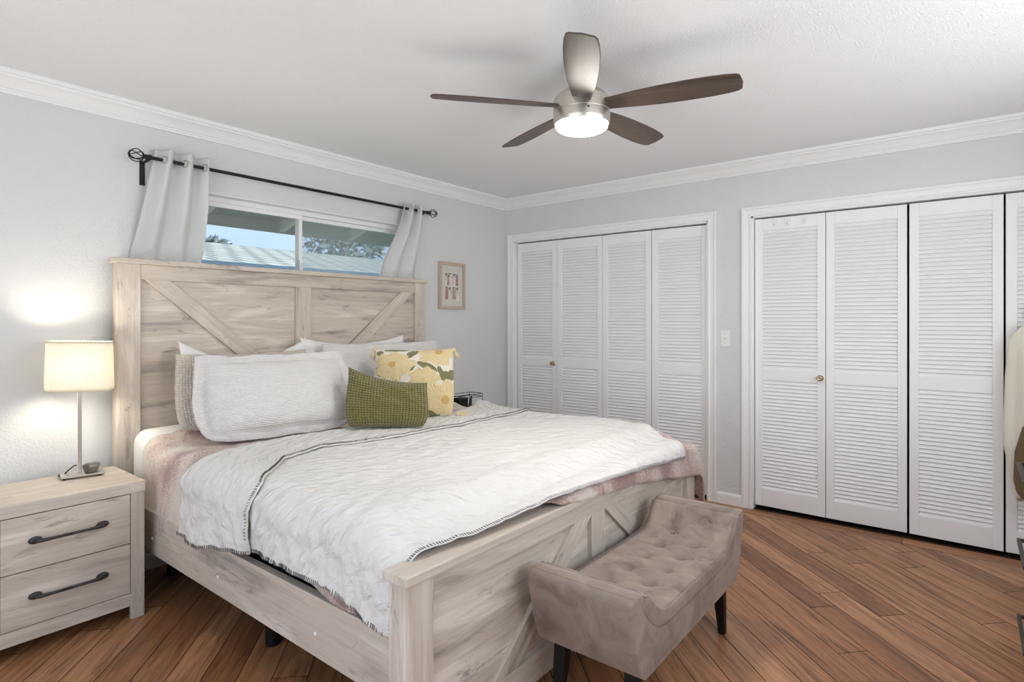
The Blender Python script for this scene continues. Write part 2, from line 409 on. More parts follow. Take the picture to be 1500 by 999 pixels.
struct(obj('wall_closet', join(box(.72, .8, YF, 0, 0, H), box(.14, .72, -2.1, -2.04, 0, H), box(.14, .72, YF-.1, YF, 0, H), box(.14, .72, 0, .14, 0, H)), M_DARK))
struct(obj('wall_front', join(box(XL-.1, -3.7, YF-.1, YF, 0, H), box(-.9, .14, YF-.1, YF, 0, H), box(-3.7, -.9, YF-.1, YF, 0, .95), box(-3.7, -.9, YF-.1, YF, 2.12, H)), M_WALL))  # unseen window opening is assumed, cut to let the rear fill in
struct(obj('wall_left', join(box(XL-.1, XL, YF, -3.65, 0, H), box(XL-.1, XL, -.95, 0, 0, H), box(XL-.1, XL, -3.65, -.95, 0, .35), box(XL-.1, XL, -3.65, -.95, 2.15, H)), M_WALL))  # opening for the left fill light, an assumed window out of view

# crown moulding: (distance from wall, height) profile
CP = [(0, 2.345), (.012, 2.345), (.012, 2.356), (.017, 2.358), (.017, 2.366), (.024, 2.368), (.030, 2.378), (.040, 2.392), (.052, 2.404), (.064, 2.411), (.066, 2.419), (.078, 2.421), (.080, 2.432), (.080, 2.4399), (0, 2.4399)]
t_ = struct(obj('trim_1', prism(CP, lambda p, t: (t if t < -1 else -p[0], -p[0], p[1]), XL, 0), M_TRIM))
t_ = struct(obj('trim_2', prism(CP, lambda p, t: (-p[0], t if t < -1 else -p[0], p[1]), YF, 0), M_TRIM))
BP = [(0, 0), (.014, 0), (.014, .066), (.011, .074), (.006, .079), (0, .08)]
struct(obj('baseboard_back', prism(BP, lambda p, t: (t, -p[0], p[1]), XL, 0), M_TRIM))
struct(obj('baseboard_right', prism(BP, lambda p, t: (-p[0], t, p[1]), -2.168, -1.982), M_TRIM))
# closet casings and jambs
def casing(n, y0, y1):
    cw = .062; prof = [(0, .018), (.014, .018), (.020, .013), (.046, .010), (.052, .014), (cw, .014)]   # (across from outer edge, thickness)
    def leg(yo, s):
        return prism(prof + [(cw, 0), (0, 0)], lambda p, t: (-p[1], yo - s*p[0], t if t < 1 else DH+cw-p[0]), 0, 2)
    top = prism(prof + [(cw, 0), (0, 0)], lambda p, t: (-p[1], (y0+cw-p[0]) if t > .5 else (y1-cw+p[0]), DH+cw-p[0]), 0, 1)
    struct(obj('trim_%d' % n, join(leg(y0+cw, 1), leg(y1-cw, -1), top), M_TRIM))
    struct(obj('trim_%d' % (n+1), join(box(-.002, .14, y0-.012, y0+.001, 0, DH), box(-.002, .14, y1-.001, y1+.012, 0, DH), box(-.002, .14, y1, y0, DH-.012, DH+.001)), M_TRIM))
casing(3, C1[0], C1[1]); casing(5, C2[0], C2[1])

# bifold louvered doors
def door(n, ya, yb, xa, xb, label, knob=None, knobm=None):
    """leaf from (xa,ya) to (xb,yb) in plan, ya > yb."""
    z0, z1, st, th = .026, 2.026, .049, .030
    a, b = Vector((xa, ya, 0)), Vector((xb, yb, 0)); d = (b-a); w = d.length; d /= w; nrm = Vector((d.y, -d.x, 0))   # towards the room
    if nrm.x > 0: nrm = -nrm
    P = lambda s, q, z: tuple(a + d*s + nrm*q + Vector((0, 0, z)))          # q=0 front face, negative = inside
    def bx(s0, s1, q0, q1, za, zb):
        v = [P(s, q, z) for s in (s0, s1) for q in (q0, q1) for z in (za, zb)]
        return v, box(0, 1, 0, 1, 0, 1)[1]
    zs = [(z0, .146), (.903, .982), (1.944, z1)]
    fr = join(bx(.001, st, -th, 0, z0, z1), bx(w-st, w-.001, -th, 0, z0, z1), *[bx(st, w-st, -th, 0, p, q) for p, q in zs])
    o = struct(obj('door_%d' % n, fr, M_DOOR, bevel=.002))
    o['label'] = label
    for lo, hi in ((.146, .903), (.982, 1.944)):
        k = round((hi-lo)/.0251); pt = (hi-lo)/k; gs = []
        for i in range(k):
            zb = lo+i*pt+.001
            v = []
            for s in (st-.004, w-st+.004):
                v += [P(s, -.009, zb-.001), P(s, -.0030, zb-.001), P(s, -.0022, zb+.002), P(s, -.0175, zb+pt+.005), P(s, -.022, zb+pt+.005)]
            gs.append((v, [(0, 1, 2, 3, 4), (9, 8, 7, 6, 5)] + [(j, 5+j, 5+(j+1) % 5, (j+1) % 5) for j in range(5)]))
        obj('louver_slats', join(*gs), M_DOOR, o)
    if knob is not None:
        c = Vector(P(w*knob, 0, .938)); R = nrm.to_track_quat('Z', 'Y').to_matrix()
        v, f = lathe((0, 0, 0), [(.020, -.001), (.020, .003), (.008, .006), (.008, .018), (.016, .022), (.0185, .030), (.016, .037), (.010, .039), (.006, .036), (.001, .036)], 24)
        k = obj('knob', ([tuple(c + R @ Vector(p)) for p in v], f), knobm, o, smooth=True); k['label'] = 'round brass door knob'
    return o
XD = .030
c1 = [-.124, -.568, -1.022, -1.461, -1.906]
door(1, c1[0], c1[1]+.001, XD, XD-.006, 'left closet: leftmost white louvered leaf with the dark knob', .92, M_BRASS)
door(2, c1[1]-.001, c1[2]+.001, XD-.006, XD, 'left closet: second white louvered leaf from the left')
door(3, c1[2]-.001, c1[3]+.001, XD-.004, XD-.008, 'left closet: third white louvered leaf from the left')
door(4, c1[3]-.003, c1[4], XD-.008, XD, 'left closet: rightmost white louvered leaf beside the light switch')
c2 = [-2.237, -2.682, -3.128, -3.575, -4.022]
door(5, c2[0], c2[1]+.001, XD, XD-.006, 'right closet: leftmost white louvered leaf with the brass knob', .93, M_BRASS)
door(6, c2[1]-.001, c2[2]+.005, XD-.006, XD, 'right closet: second white louvered leaf from the left')
door(7, c2[2]-.005, c2[3]+.004, XD-.004, XD-.010, 'right closet: third white louvered leaf from the left')
door(8, c2[3]-.004, c2[4], XD-.008, XD, 'right closet: rightmost white louvered leaf behind the hanging jacket')

# ------------------------------------------------------------------ window and the view
wy = .062
win = struct(obj('window_1', join(box(WX0, WX1, wy, wy+.06, WZ0, WZ0+.03), box(WX0, WX1, wy, wy+.06, WZ1-.034, WZ1), box(WX0, WX0+.03, wy, wy+.06, WZ0, WZ1), box(WX1-.03, WX1, wy, wy+.06, WZ0, WZ1)), M_TRIM, bevel=.003))
xm = -2.09
def sash(x0, x1, y, name):
    s = .026; g = join(box(x0, x1, y, y+.02, WZ0+.03, WZ0+.03+s), box(x0, x1, y, y+.02, WZ1-.034-s, WZ1-.034), box(x0, x0+s, y, y+.02, WZ0+.03+s, WZ1-.034-s), box(x1-s, x1, y, y+.02, WZ0+.03+s, WZ1-.034-s))
    return obj(name, g, M_TRIM, win, bevel=.002)
sl = sash(WX0+.03, xm+.026, wy+.005, 'window_sash'); sr = sash(xm, WX1-.03, wy+.031, 'window_sash')
obj('pane', box(WX0+.054, xm+.002, wy+.013, wy+.016, WZ0+.054, WZ1-.058), M_GLASS, win)
obj('pane', box(xm+.024, WX1-.054, wy+.039, wy+.042, WZ0+.054, WZ1-.058), M_GLASS, win)
sc_ = obj('insect_screen', box(xm+.02, WX1-.03, wy+.062, wy+.063, WZ0+.03, WZ1-.03), M_SCREEN, win); sc_['label'] = 'hazy insect screen outside the right pane'
obj('window_latch', join(box(xm-.004, xm+.022, wy-.012, wy+.006, 1.60, 1.715), box(xm+.004, xm+.014, wy-.02, wy-.01, 1.62, 1.70)), M_PLASTIC, win, bevel=.003)
obj('window_stool', box(WX0, WX1, -.005, wy+.002, WZ0-.02, WZ0+.001), M_TRIM, win, bevel=.003)
obj('window_head', join(box(WX0, WX1, -.001, wy, WZ1-.004, WZ1+.001), box(WX0-.001, WX0+.004, -.001, wy, WZ0, WZ1), box(WX1-.004, WX1+.001, -.001, wy, WZ0, WZ1)), M_TRIM, win)

M_EAVE = noise_bumped('weathered_eave_boards', (.44, .45, .43), .8, 20, .001)
M_RAFT = mat('white_rafter_paint', (.75, .75, .73), .6)
ev = thing('roof_eave', 'grey boarded roof overhang with white rafter tails outside the window', 'eave', (-2.1, .15, 2.2))
sl_ = lambda y: 2.345-.36*(y-.15)
obj('soffit_boards', prism([(.15, sl_(.15)), (.85, sl_(.85)), (.85, sl_(.85)+.03), (.15, sl_(.15)+.03)], lambda p, t: (t, p[0], p[1]), -6.5, 3.0), M_EAVE, ev)
obj('fascia', box(-6.5, 3.0, .85, .875, sl_(.85)-.085, sl_(.85)+.04), M_EAVE, ev)
for xr in (-3.06, -2.42, -1.78, -1.14, -.5, .14):
    obj('rafter', prism([(.15, sl_(.15)-.10), (.15, sl_(.15)), (.85, sl_(.85)), (.85, sl_(.85)-.075)], lambda p, t: (t, p[0], p[1]), xr, xr+.045), M_RAFT, ev)
struct(obj('ground', box(-30, 40, .15, 60, -.5, -.2), mat('dry_grass', (.22, .25, .12), .9)))
def shingle_mat():
    m = mat('pale_roof_shingles', (.5, .52, .45), .85)
    br = N(m, 'ShaderNodeTexBrick', offset=.5); br.inputs['Scale'].default_value = 1.; br.inputs['Brick Width'].default_value = .30; br.inputs['Row Height'].default_value = .36
    br.inputs['Mortar Size'].default_value = .035
    br.inputs['Color1'].default_value = (.36, .39, .31, 1); br.inputs['Color2'].default_value = (.44, .46, .38, 1); br.inputs['Mortar'].default_value = (.14, .16, .14, 1)
    L(m, coords(m, 'UV'), br.inputs['Vector']); L(m, br.outputs[0], B(m).inputs['Base Color']); return m
nh = thing('neighbor_house', 'house with pale green grey shingled roof seen through the window', 'house', (2, 5, -.2))
def ngrid(): 
    return grid(2, 2, lambda s, t: (-14+s*36, 3.0+t*3.6, 1.965+t*.665), lambda s, t: (s*36, t*3.66))
ro = obj('roof', ngrid(), shingle_mat(), nh); solidify(ro, .05)
M_GUT = mat('slate_gutter', (.17, .26, .32), .5)
obj('gutter', prism([(2.88, 1.955), (3.0, 1.955), (3.0, 1.86), (2.91, 1.86), (2.88, 1.90)], lambda p, t: (t, p[0], p[1]), -14, 22), M_GUT, nh)
obj('outer_wall', box(-13.5, 21.5, 3.3, 9, -.2, 1.9), mat('stucco', (.6, .58, .52), .9), nh)
M_LEAVES = mat('grey_green_leaves', (.19, .25, .23), .8); M_BARK = mat('bark', (.10, .07, .05), .9)
def tree(cx, cy, base, rx, rz, cz, n, seed, label):
    rnd = random.Random(seed); t = thing('tree', label, 'tree', (cx, cy, base), 'trees beyond the neighboring roof')
    v, f = [], []
    for i in range(n):
        while True:
            p = Vector((rnd.uniform(-1, 1), rnd.uniform(-1, 1), rnd.uniform(-1, 1)))
            if p.length < 1 and p.length > .25 and nz(p.x*2.4+seed, p.y*2.4, p.z*2.4) > -.32+.25*p.length: break
        c = Vector((cx+p.x*rx, cy+p.y*rx*.6, cz+p.z*rz)); s = rnd.uniform(.10, .22)
        a = Vector((rnd.gauss(0, 1), rnd.gauss(0, 1), rnd.gauss(0, 1))).normalized(); b = a.orthogonal().normalized(); k = len(v)
        v += [tuple(c+a*s), tuple(c+b*s*.55), tuple(c-a*s), tuple(c-b*s*.55)]; f.append((k, k+1, k+2, k+3))
    obj('foliage', (v, f), M_LEAVES, t)
    obj('trunk', tube([(cx, cy, base), (cx+.1, cy, cz-rz*.3), (cx, cy, cz+rz*.3)], [.28, .2, .08], 10), M_BARK, t)
tree(7.45, 13.0, -.2, 1.55, 1.45, 3.45, 1050, 3, 'dense grey green tree behind the right pane of the window')
tree(4.1, 15.0, -.2, .95, 1.15, 2.75, 2200, 5, 'low rounded tree at the left end of the window view')

# ------------------------------------------------------------------ curtain rod and curtains
RY, RZ = -.080, 2.165
rod = thing('curtain_rod', 'black metal curtain rod with wire cage finials above the window', 'curtain rod', (-2.055, RY, RZ))
obj('rod', lathe((-2.055, RY, RZ), [(.0095, -.975), (.0095, .985)], 14, 'x'), M_BLACK, rod, smooth=False, autosmooth=40)
def finial(x, s):
    g = [lathe((x, RY, RZ), [(.011, -s*.002), (.015, s*.004), (.015, s*.012), (.010, s*.016), (.013, s*.022), (.013, s*.028), (.007, s*.034), (.007, s*.04)], 16, 'x')]
    cx = x+s*.068
    for k in range(6):
        a0 = 2*PI*k/6; pts = []
        for i in range(15):
            t = i/14; th = PI*t; aa = a0+t*1.5
            pts.append((cx-s*.034*math.cos(th), RY+.032*math.sin(th)*math.cos(aa), RZ+.032*math.sin(th)*math.sin(aa)))
        g.append(tube(pts, .0026, 6))
    g.append(lathe((x+s*.102, RY, RZ), [(.006, -s*.004), (.004, s*.004), (.001, s*.006)], 10, 'x'))
    obj('finial', join(*g), M_BLACK, rod, smooth=True)
finial(-3.025, -1); finial(-1.075, 1)
for x in (-3.085+.045, -1.115):
    obj('bracket', join(box(x-.0125, x+.0125, -.006, 0, 2.03, 2.16), box(x-.006, x+.006, RY-.004, -.003, 2.143, 2.153), box(x-.006, x+.006, RY-.014, RY-.009, 2.146, 2.172), box(x-.006, x+.006, RY+.010, RY+.014, 2.146, 2.172)), M_BLACK, rod, bevel=.0015)
def curtain(label, topx, botx, folds, phase, ztop, flare, gsel, seed):
    zb = 1.50
    def yy(s, t):
        amp = .036*(1-t) + .016*t
        mid = RY*(1-sstep(.35, .9, t)) + (-.024)*sstep(.35, .9, t)
        return mid + amp*math.sin(2*PI*folds*s+phase)*(1 if t < .8 else 1) + .004*nz(s*6, t*3, seed)
    def fn(s, t):
        x0 = topx[0]+(botx[0]-topx[0])*flare(t); x1 = topx[1]+(botx[1]-topx[1])*flare(t)
        x = x0+(x1-x0)*s + .006*nz(s*4, t*4, seed+3)
        y = yy(s, t); y = min(y, -.006)
        y = max(y, -.120+.086*sstep(.62, .79, t))
        return (x, y, ztop+(zb-ztop)*t)
    c = thing('curtain', label, 'curtain', ((topx[0]+topx[1])/2, RY, zb), 'white grommet curtains at the window')
    o = obj('curtain_panel', grid(90, 46, fn), M_CURTAIN, c, smooth=True); solidify(o, .0015, 0)
    # folded double header band
    hb = obj('header_band', grid(90, 6, lambda s, t: (lambda p: (p[0], p[1]+.0035, p[2]))(fn(s, t*.125))), M_CURTAIN, c, smooth=True); solidify(hb, .001, 0)
    for s in gsel:
        p = Vector(fn(s, .075)); q = Vector(fn(s+.01, .075)); tg = (q-p).normalized(); nr = Vector((-tg.y, tg.x, 0)).normalized()
        R = nr.to_track_quat('Z', 'Y').to_matrix(); cc = Vector((p.x, p.y, RZ))
        v, f = [], []
        ring = [(.0215, -.004), (.0225, 0), (.0215, .004), (.0165, .005), (.015, 0), (.0165, -.005)]
        for k in range(24):
            a = 2*PI*k/24
            for r, h in ring: v.append(tuple(cc + R @ Vector((r*math.cos(a), r*math.sin(a), h))))
        for k in range(24):
            for j in range(6): f.append((k*6+j, ((k+1) % 24)*6+j, ((k+1) % 24)*6+(j+1) % 6, k*6+(j+1) % 6))
        g = obj('grommet', (v, f), M_NICKEL, c, smooth=True)
    return c
curtain('white grommet curtain bunched at the left end of the rod', (-2.995, -2.745), (-3.13, -2.755), 2.5, 1.2, 2.222, lambda t: t**1.0, (.155, .36, .555, .755, .95), 1)
curtain('white grommet curtain billowing at the right end of the rod', (-1.315, -1.105), (-1.50, -1.115), 2.5, -.6, 2.205, lambda t: sstep(0, .75, t), (.06, .28, .46, .66, .86), 9)

# ------------------------------------------------------------------ bed frame
bed = thing('bed', 'whitewashed wooden farmhouse king bed frame with barn door style headboard', 'bed', (-2.16, -1.2, 0))
BX0, BX1 = -3.19, -1.13
hy0, hy1 = -.118, -.048            # headboard front / back
hb = obj('headboard', box(BX0+.09, BX1-.09, hy0+.022, hy1, .30, 1.59), WX, bed, bevel=.001)
for x0 in (BX0, BX1-.103): obj('post', box(x0, x0+.103, hy0, hy1, 0, 1.605), WZ, hb, bevel=.002)
obj('cap_rail', box(BX0-.018, BX1+.018, hy0-.018, hy1+.003, 1.605, 1.632), WX, hb, bevel=.004)
obj('top_rail', box(BX0+.103, BX1-.103, hy0+.004, hy0+.024, 1.528, 1.605), WX, hb, bevel=.0015)
obj('bottom_rail', box(BX0+.103, BX1-.103, hy0+.004, hy0+.024, .62, .72), WX, hb, bevel=.0015)
obj('center_stile', box(-2.220, -2.113, hy0+.004, hy0+.024, .72, 1.528), WZ, hb, bevel=.0015)
def brace(par, y0, y1, p0, p1, width, m, zlo, zhi, xlo, xhi, name='brace'):
    """diagonal board from p0 to p1 (x,z of its centre line), ends cut at the rails."""
    a, b = Vector((p0[0], 0, p0[1])), Vector((p1[0], 0, p1[1])); d = (b-a).normalized(); n = Vector((-d.z, 0, d.x))*width/2
    a -= d*.4; b += d*.4
    poly = [(q.x, q.z) for q in (a+n, b+n, b-n, a-n)]
    def clip(poly, ax, lim, sg):
        out = []
        for i in range(len(poly)):
            p, q = poly[i-1], poly[i]; ip, iq = sg*(lim-p[ax]) >= 0, sg*(lim-q[ax]) >= 0
            if ip != iq:
                t = (lim-p[ax])/(q[ax]-p[ax]); out.append((p[0]+(q[0]-p[0])*t, p[1]+(q[1]-p[1])*t))
            if iq: out.append(q)
        return out
    for ax, lim, sg in ((0, xlo, -1), (0, xhi, 1), (1, zlo, -1), (1, zhi, 1)): poly = clip(poly, ax, lim, sg)
    if poly: obj(name, prism(poly, lambda p, t: (p[0], t, p[1]), y0, y1), m, par, bevel=.0015)
brace(hb, hy0+.006, hy0+.024, (-3.008, 1.53), (-2.541, 1.135), .078, WD1, .72, 1.528, BX0+.103, -2.220)
brace(hb, hy0+.006, hy0+.024, (-1.315, 1.52), (-1.758, 1.16), .078, WD2, .72, 1.528, -2.113, BX1-.103)
# footboard
fy0, fy1 = -2.245, -2.175
fb = obj('footboard', box(BX0+.09, BX1-.09, fy0+.022, fy1, .065, .60), WX, bed, bevel=.001)
for x0 in (BX0, BX1-.103): obj('post', box(x0, x0+.103, fy0, fy1, 0, .612), WZ, fb, bevel=.002)
obj('cap_rail', box(BX0-.014, BX1+.014, fy0-.018, fy1+.012, .612, .641), WX, fb, bevel=.004)
obj('top_rail', box(BX0+.103, BX1-.103, fy0+.004, fy0+.024, .545, .612), WX, fb, bevel=.0015)
obj('bottom_rail', box(BX0+.103, BX1-.103, fy0+.004, fy0+.024, .065, .160), WX, fb, bevel=.0015)
obj('center_stile', box(-2.218, -2.112, fy0+.004, fy0+.024, .160, .545), WZ, fb, bevel=.0015)
brace(fb, fy0+.006, fy0+.024, (-2.84, .10), (-2.28, .54), .078, WD2, .160, .545, BX0+.103, -2.218)
brace(fb, fy0+.006, fy0+.024, (-1.48, .10), (-2.04, .54), .078, WD1, .160, .545, -2.112, BX1-.103)
for x0, x1 in ((-3.155, -3.125), (-1.195, -1.165)):
    r = obj('side_rail', box(x0, x1, fy1, hy0, .238, .432), WY, bed, bevel=.0015)
    if x0 < -2:
        for y in (-.458, -1.104, -1.772): obj('bolt_cap', lathe((x0, y, .312), [(.007, .001), (.007, -.002), (.004, -.004)], 12, 'x'), M_PLASTIC, r)
for x, y in ((-2.975, -1.19), (-2.955, -.17), (-2.16, -.6), (-2.16, -1.7), (-1.35, -1.19)):
    obj('support_leg', lathe((x, y, 0), [(.028, 0), (.033, .24)], 16), M_BLACKW, bed, autosmooth=40)
obj('slat_base', box(-3.12, -1.20, -2.17, -.12, .24, .262), M_BLACKW, bed)

# ------------------------------------------------------------------ bedding
bs = tag(obj('box_spring', box(-3.095, -1.225, -2.12, -.145, .262, .47), mat('black_ticking', (.012, .011, .012), .9), bevel=.03), 'black box spring between the bed rails under the mattress', 'box spring')
XA, XB, RR = -3.135, -1.130, .07          # left / right side planes of the draped bedding
QL = RR*PI/2; WW = (XB-RR)-(XA+RR)
def ztop(x, y):
    z = .700 + .080*sstep(-.56, -.13, y)
    z += .012*nz(x*2.1, y*2.1, 4)
    z -= .064*sstep(-1.98, -2.17, y)
    return z
def section(a, d):
    """arc position a across the bed (0 = left end of the flat top): returns x, drop below top."""
    r = RR+d
    if a < -QL: return XA-d, RR-a-QL
    if a < 0: th = (a+QL)/RR; return XA+RR-r*math.cos(th), RR-RR*math.sin(th)
    if a <= WW: return XA+RR+a, 0.
    b = a-WW
    if b < QL: th = b/RR; return XB-RR+r*math.sin(th), RR-RR*math.cos(th)
    return XB+d, RR+(b-QL)
FYE = -2.215                                # start of the roll over the footboard cap
def along(t):
    """distance t travelled toward the foot measured as y; beyond the cap edge the cloth falls."""
    r = .035; q = r*PI/2; yb = -2.232
    if t > yb: return t, 0.
    b = yb-t
    if b < q: th = b/r; return yb-r*math.sin(th), r-r*math.cos(th)
    return yb-r, r+(b-q)
def mattress_geo():
    ys = [-.135, -.128, -.14, -.17] + [-.25-.1*k for k in range(19)] + [-2.10, -2.12, -2.115]
    prof = [-QL-.23+.23*i/6 for i in range(7)] + [-QL+QL*i/6 for i in range(1, 7)] + [WW*i/20 for i in range(1, 21)] + [WW+QL*i/6 for i in range(1, 7)] + [WW+QL+.23*i/6 for i in range(1, 7)]
    v, n = [], len(prof)
    for r_, y in enumerate(ys):
        e = (.05, .02, .004, 0)[r_] if r_ < 4 else (.0, .012, .05)[r_-len(ys)+3] if r_ >= len(ys)-3 else 0
        for a in prof:
            x, dz = section(a, -.006-e); z = ztop(x, y)-dz-.006-e*(1 if dz < .2 else 0); v.append((x, y, max(.475, z)))
    f = [(j*n+i, j*n+i+1, (j+1)*n+i+1, (j+1)*n+i) for j in range(len(ys)-1) for i in range(n-1)]
    f += [tuple(range(n)), tuple((len(ys)-1)*n+i for i in range(n-1, -1, -1))] + [(j*n, (j+1)*n, (j+1)*n+n-1, j*n+n-1) for j in range(len(ys)-1)]
    return v, f
mt = tag(obj('mattress', mattress_geo(), M_SHEET, smooth=True), 'thick mattress in a white fitted sheet on the bed', 'mattress')
# plush blanket
def blanket_pt(s, t):
    aL = -lerp_pts([(-1.60, .235), (-1.2, .36), (-.9, .40), (-.2, .40)], 0) 
    t0 = -.215 - .10*sstep(.30, .12, s) if s < .3 else -.215
    xm_ = s
    a0, a1 = -QL, WW+QL
    tt = t
    yl = t0 + (-2.42-t0)*tt                     # nominal y along the bed
    left = lerp_pts([(-2.5, .20), (-2.05, .20), (-1.9, .175), (-1.75, .13), (-1.45, .17), (-1.2, .26), (-.9, .275), (-.5, .275), (-.2, .255)], yl)
    right = .24 + .02*nz(yl*3, 2, 5)
    a = (-QL-left) + (WW+2*QL+left+right)*s
    x, dz = section(a, .008)
    end = lerp_pts([(-3.3, -2.10), (-2.62, -2.13), (-2.45, -2.27), (-2.30, -2.29), (-1.8, -2.335), (-1.2, -2.43), (-1.0, -2.44)], x)
    yt = t0 + (end-t0)*tt
    y, dy = along(yt)
    z = ztop(x, max(y, -2.19)) - dz - dy + .004 + .022*sstep(-1.98, -2.15, y)*sstep(-2.7, -2.3, x)
    fold = sstep(0, .25, dz)+sstep(.02, .12, dy)
    w = .012*nz(x*7, yt*7, 1.5)+.006*nz(x*17, yt*17, 3)
    if dz > .05: x += (-1 if a < 0 else 1)*(.010*math.sin(yt*19)+.006)*min(1, dz*4)
    if a > WW: x += .05*max(0, dz-.07)+.10*max(0, dy-.03)
    if dy > .03: y -= (.010+.010*math.sin(x*21))*min(1, dy*8)
    return (x, y, z + (w if fold < .2 else w*.3) + .006)
bl = tag(obj('blanket', grid(150, 170, blanket_pt), M_BLANKET, smooth=True), 'dusty pink and cream tie dyed plush blanket spread under the white quilt', 'blanket'); solidify(bl, .006, 1)
# white quilt with folded-back top
YFOLD = [(-3.2, -.83), (-3.1, -.865), (-2.98, -.80), (-2.68, -.79), (-2.32, -.765), (-1.95, -.84), (-1.62, -.885), (-1.4, -.83), (-1.1, -.69)]
YHEM = [(-3.2, -1.405), (-3.13, -1.395), (-3.07, -1.33), (-2.9, -1.16), (-2.68, -1.085), (-2.29, -1.19), (-1.8, -1.21), (-1.3, -1.17), (-1.1, -1.12)]
QZL = [(-2.3, .425), (-2.17, .43), (-2.02, .45), (-1.88, .485), (-1.69, .492), (-1.40, .485), (-.99, .42), (-.80, .43)]
QFOOT = [(-3.3, -2.165), (-3.16, -2.168), (-3.12, -2.19), (-2.88, -2.226), (-2.58, -2.243), (-2.30, -2.262), (-1.95, -2.285), (-1.55, -2.315), (-1.30, -2.335), (-1.1, -2.33)]
N1, N2, N3 = 170, 8, 50
def crink(x, y, z, amp=1.):
    p = Vector((x*.8+y*.6, y*.8-x*.6, z))
    h = .9*(1-2.6*abs(nz(p.x*7, p.y*12, p.z*11+2.)))+.45*(1-2*abs(nz(p.x*19+5, p.y*28, p.z*23)))+.4*nz(x*4, y*4, z*4+9)
    return h*.0072*amp
def quilt_pt(s, row):
    yl_mid = None
    # nominal y used for the hem on the left
    def at(x_, yy):  # hem length at left side for this y
        return ztop(XA+RR, max(yy, -2.19)) - lerp_pts(QZL, yy)
    for it in range(3):
        if it == 0: x = XA+(XB-XA)*s; yy = -1.2
        yf, yh, ye = lerp_pts(YFOLD, x), lerp_pts(YHEM, x), lerp_pts(QFOOT, x)
        if row < N1: tt = row/(N1-1); yy = ye+(yf-ye)*tt; lay = 0
        elif row < N1+N2: th = PI*(row-N1+1)/(N2+1); yy = yf+.012*math.sin(th); lay = (1-math.cos(th))/2
        else: tt = (row-N1-N2)/(N3-1); yy = yf+(yh-yf)*tt; lay = 1
        hl = at(x, yy)-RR
        right = .10 - .26*sstep(-1.75, -2.30, yy)
        a0, a1 = -QL-hl, WW+right
        a = a0+(a1-a0)*s; x, dz = section(a, .022+.022*lay)
    y, dy = along(yy)
    base = ztop(x, max(y, -2.19))
    off = .024+.015*lay + .027*sstep(-1.92, -2.12, y)*sstep(-2.8, -2.35, x)
    k = 1-sstep(.0, RR, dz)
    z = base-dz-dy+off*k*(1 if dy == 0 else 1)
    if dy > 0: y -= .014*min(1, dy*20)
    c = crink(x, y, z) + (.012*nz(x*2.6, y*2.6, 7) if dz < .02 else 0)
    if dz > .03:
        x -= c*1.4*(1 if a < 0 else -1) + (.012*math.sin(yy*11+1.)*min(1, dz*3) + .018*min(1, dz*3))*(1 if a < 0 else -1)*(1-sstep(-2.05, -2.17, y))
        z += .010*nz(yy*9, 3, lay)
    else: z += c*.6
    # puffy loose corner against the footboard post
    if a < .45 and y < -1.75: z += .020*math.exp(-((x+2.92)/.16)**2-((y+2.02)/.14)**2)
    if row >= N1 and x > -1.55: z += .027*math.exp(-((x+1.17)/.12)**2-((y+.74)/.10)**2)
    return (x, y, z)
NS = 190; NR = N1+N2+N3
qv = [quilt_pt(i/(NS-1), r) for r in range(NR) for i in range(NS)]
qf = [(r*NS+i, r*NS+i+1, (r+1)*NS+i+1, (r+1)*NS+i) for r in range(NR-1) for i in range(NS-1)]
quv = [(i/(NS-1)*2.6, r/NR*2.2) for r in range(NR) for i in range(NS)]
qo = tag(obj('quilt', (qv, qf, quv), M_QUILT, smooth=True), 'crinkled white quilt with dark blanket stitched hem folded back on the bed', 'quilt')
solidify(qo, .005, 1)
# blanket stitching along the visible hems
def stitches():
    V = [Vector(p) for p in qv]; gs = []
    def run(ids, inn):
        acc = 0.
        for (a, b), (ia, ib) in zip(zip(ids, ids[1:]), zip(inn, inn[1:])):
            p, q = V[a], V[b]; ln = (q-p).length; n = max(1, int(ln/.0085+.5))
            d = (q-p).normalized()
            for k in range(n):
                t = k/n; o = p.lerp(q, t); i2 = V[ia].lerp(V[ib], t); w = (i2-o); wl = w.length
                if wl < 1e-6: continue
                w /= wl; nr = d.cross(w).normalized()
                if nr.z < -.2 or (abs(nr.z) <= .2 and nr.dot(CAM-o) < 0): nr = -nr
                h = nr*.0068; e = o+w*.0005; g = o+w*.0135; c = d*.00095
                v = [e-c+h, e+c+h, g+c+h, g-c+h, e-c+h*.6, e+c+h*.6, g+c+h*.6, g-c+h*.6]
                gs.append(([tuple(z_) for z_ in v], [(0, 1, 2, 3), (7, 6, 5, 4), (0, 4, 5, 1), (1, 5, 6, 2), (2, 6, 7, 3), (3, 7, 4, 0)]))
    run([i for i in range(NS)], [NS*2+i for i in range(NS)])                                  # foot hem
    run([(NR-1)*NS+i for i in range(NS)], [(NR-3)*NS+i for i in range(NS)])                   # folded-back hem
    run([r*NS for r in range(NR)], [r*NS+2 for r in range(NR)])                               # left hem
    return join(*gs)
st_ = obj('hem_stitching', stitches(), M_STITCH, qo); st_['label'] = 'dark blanket stitches along the quilt hem'

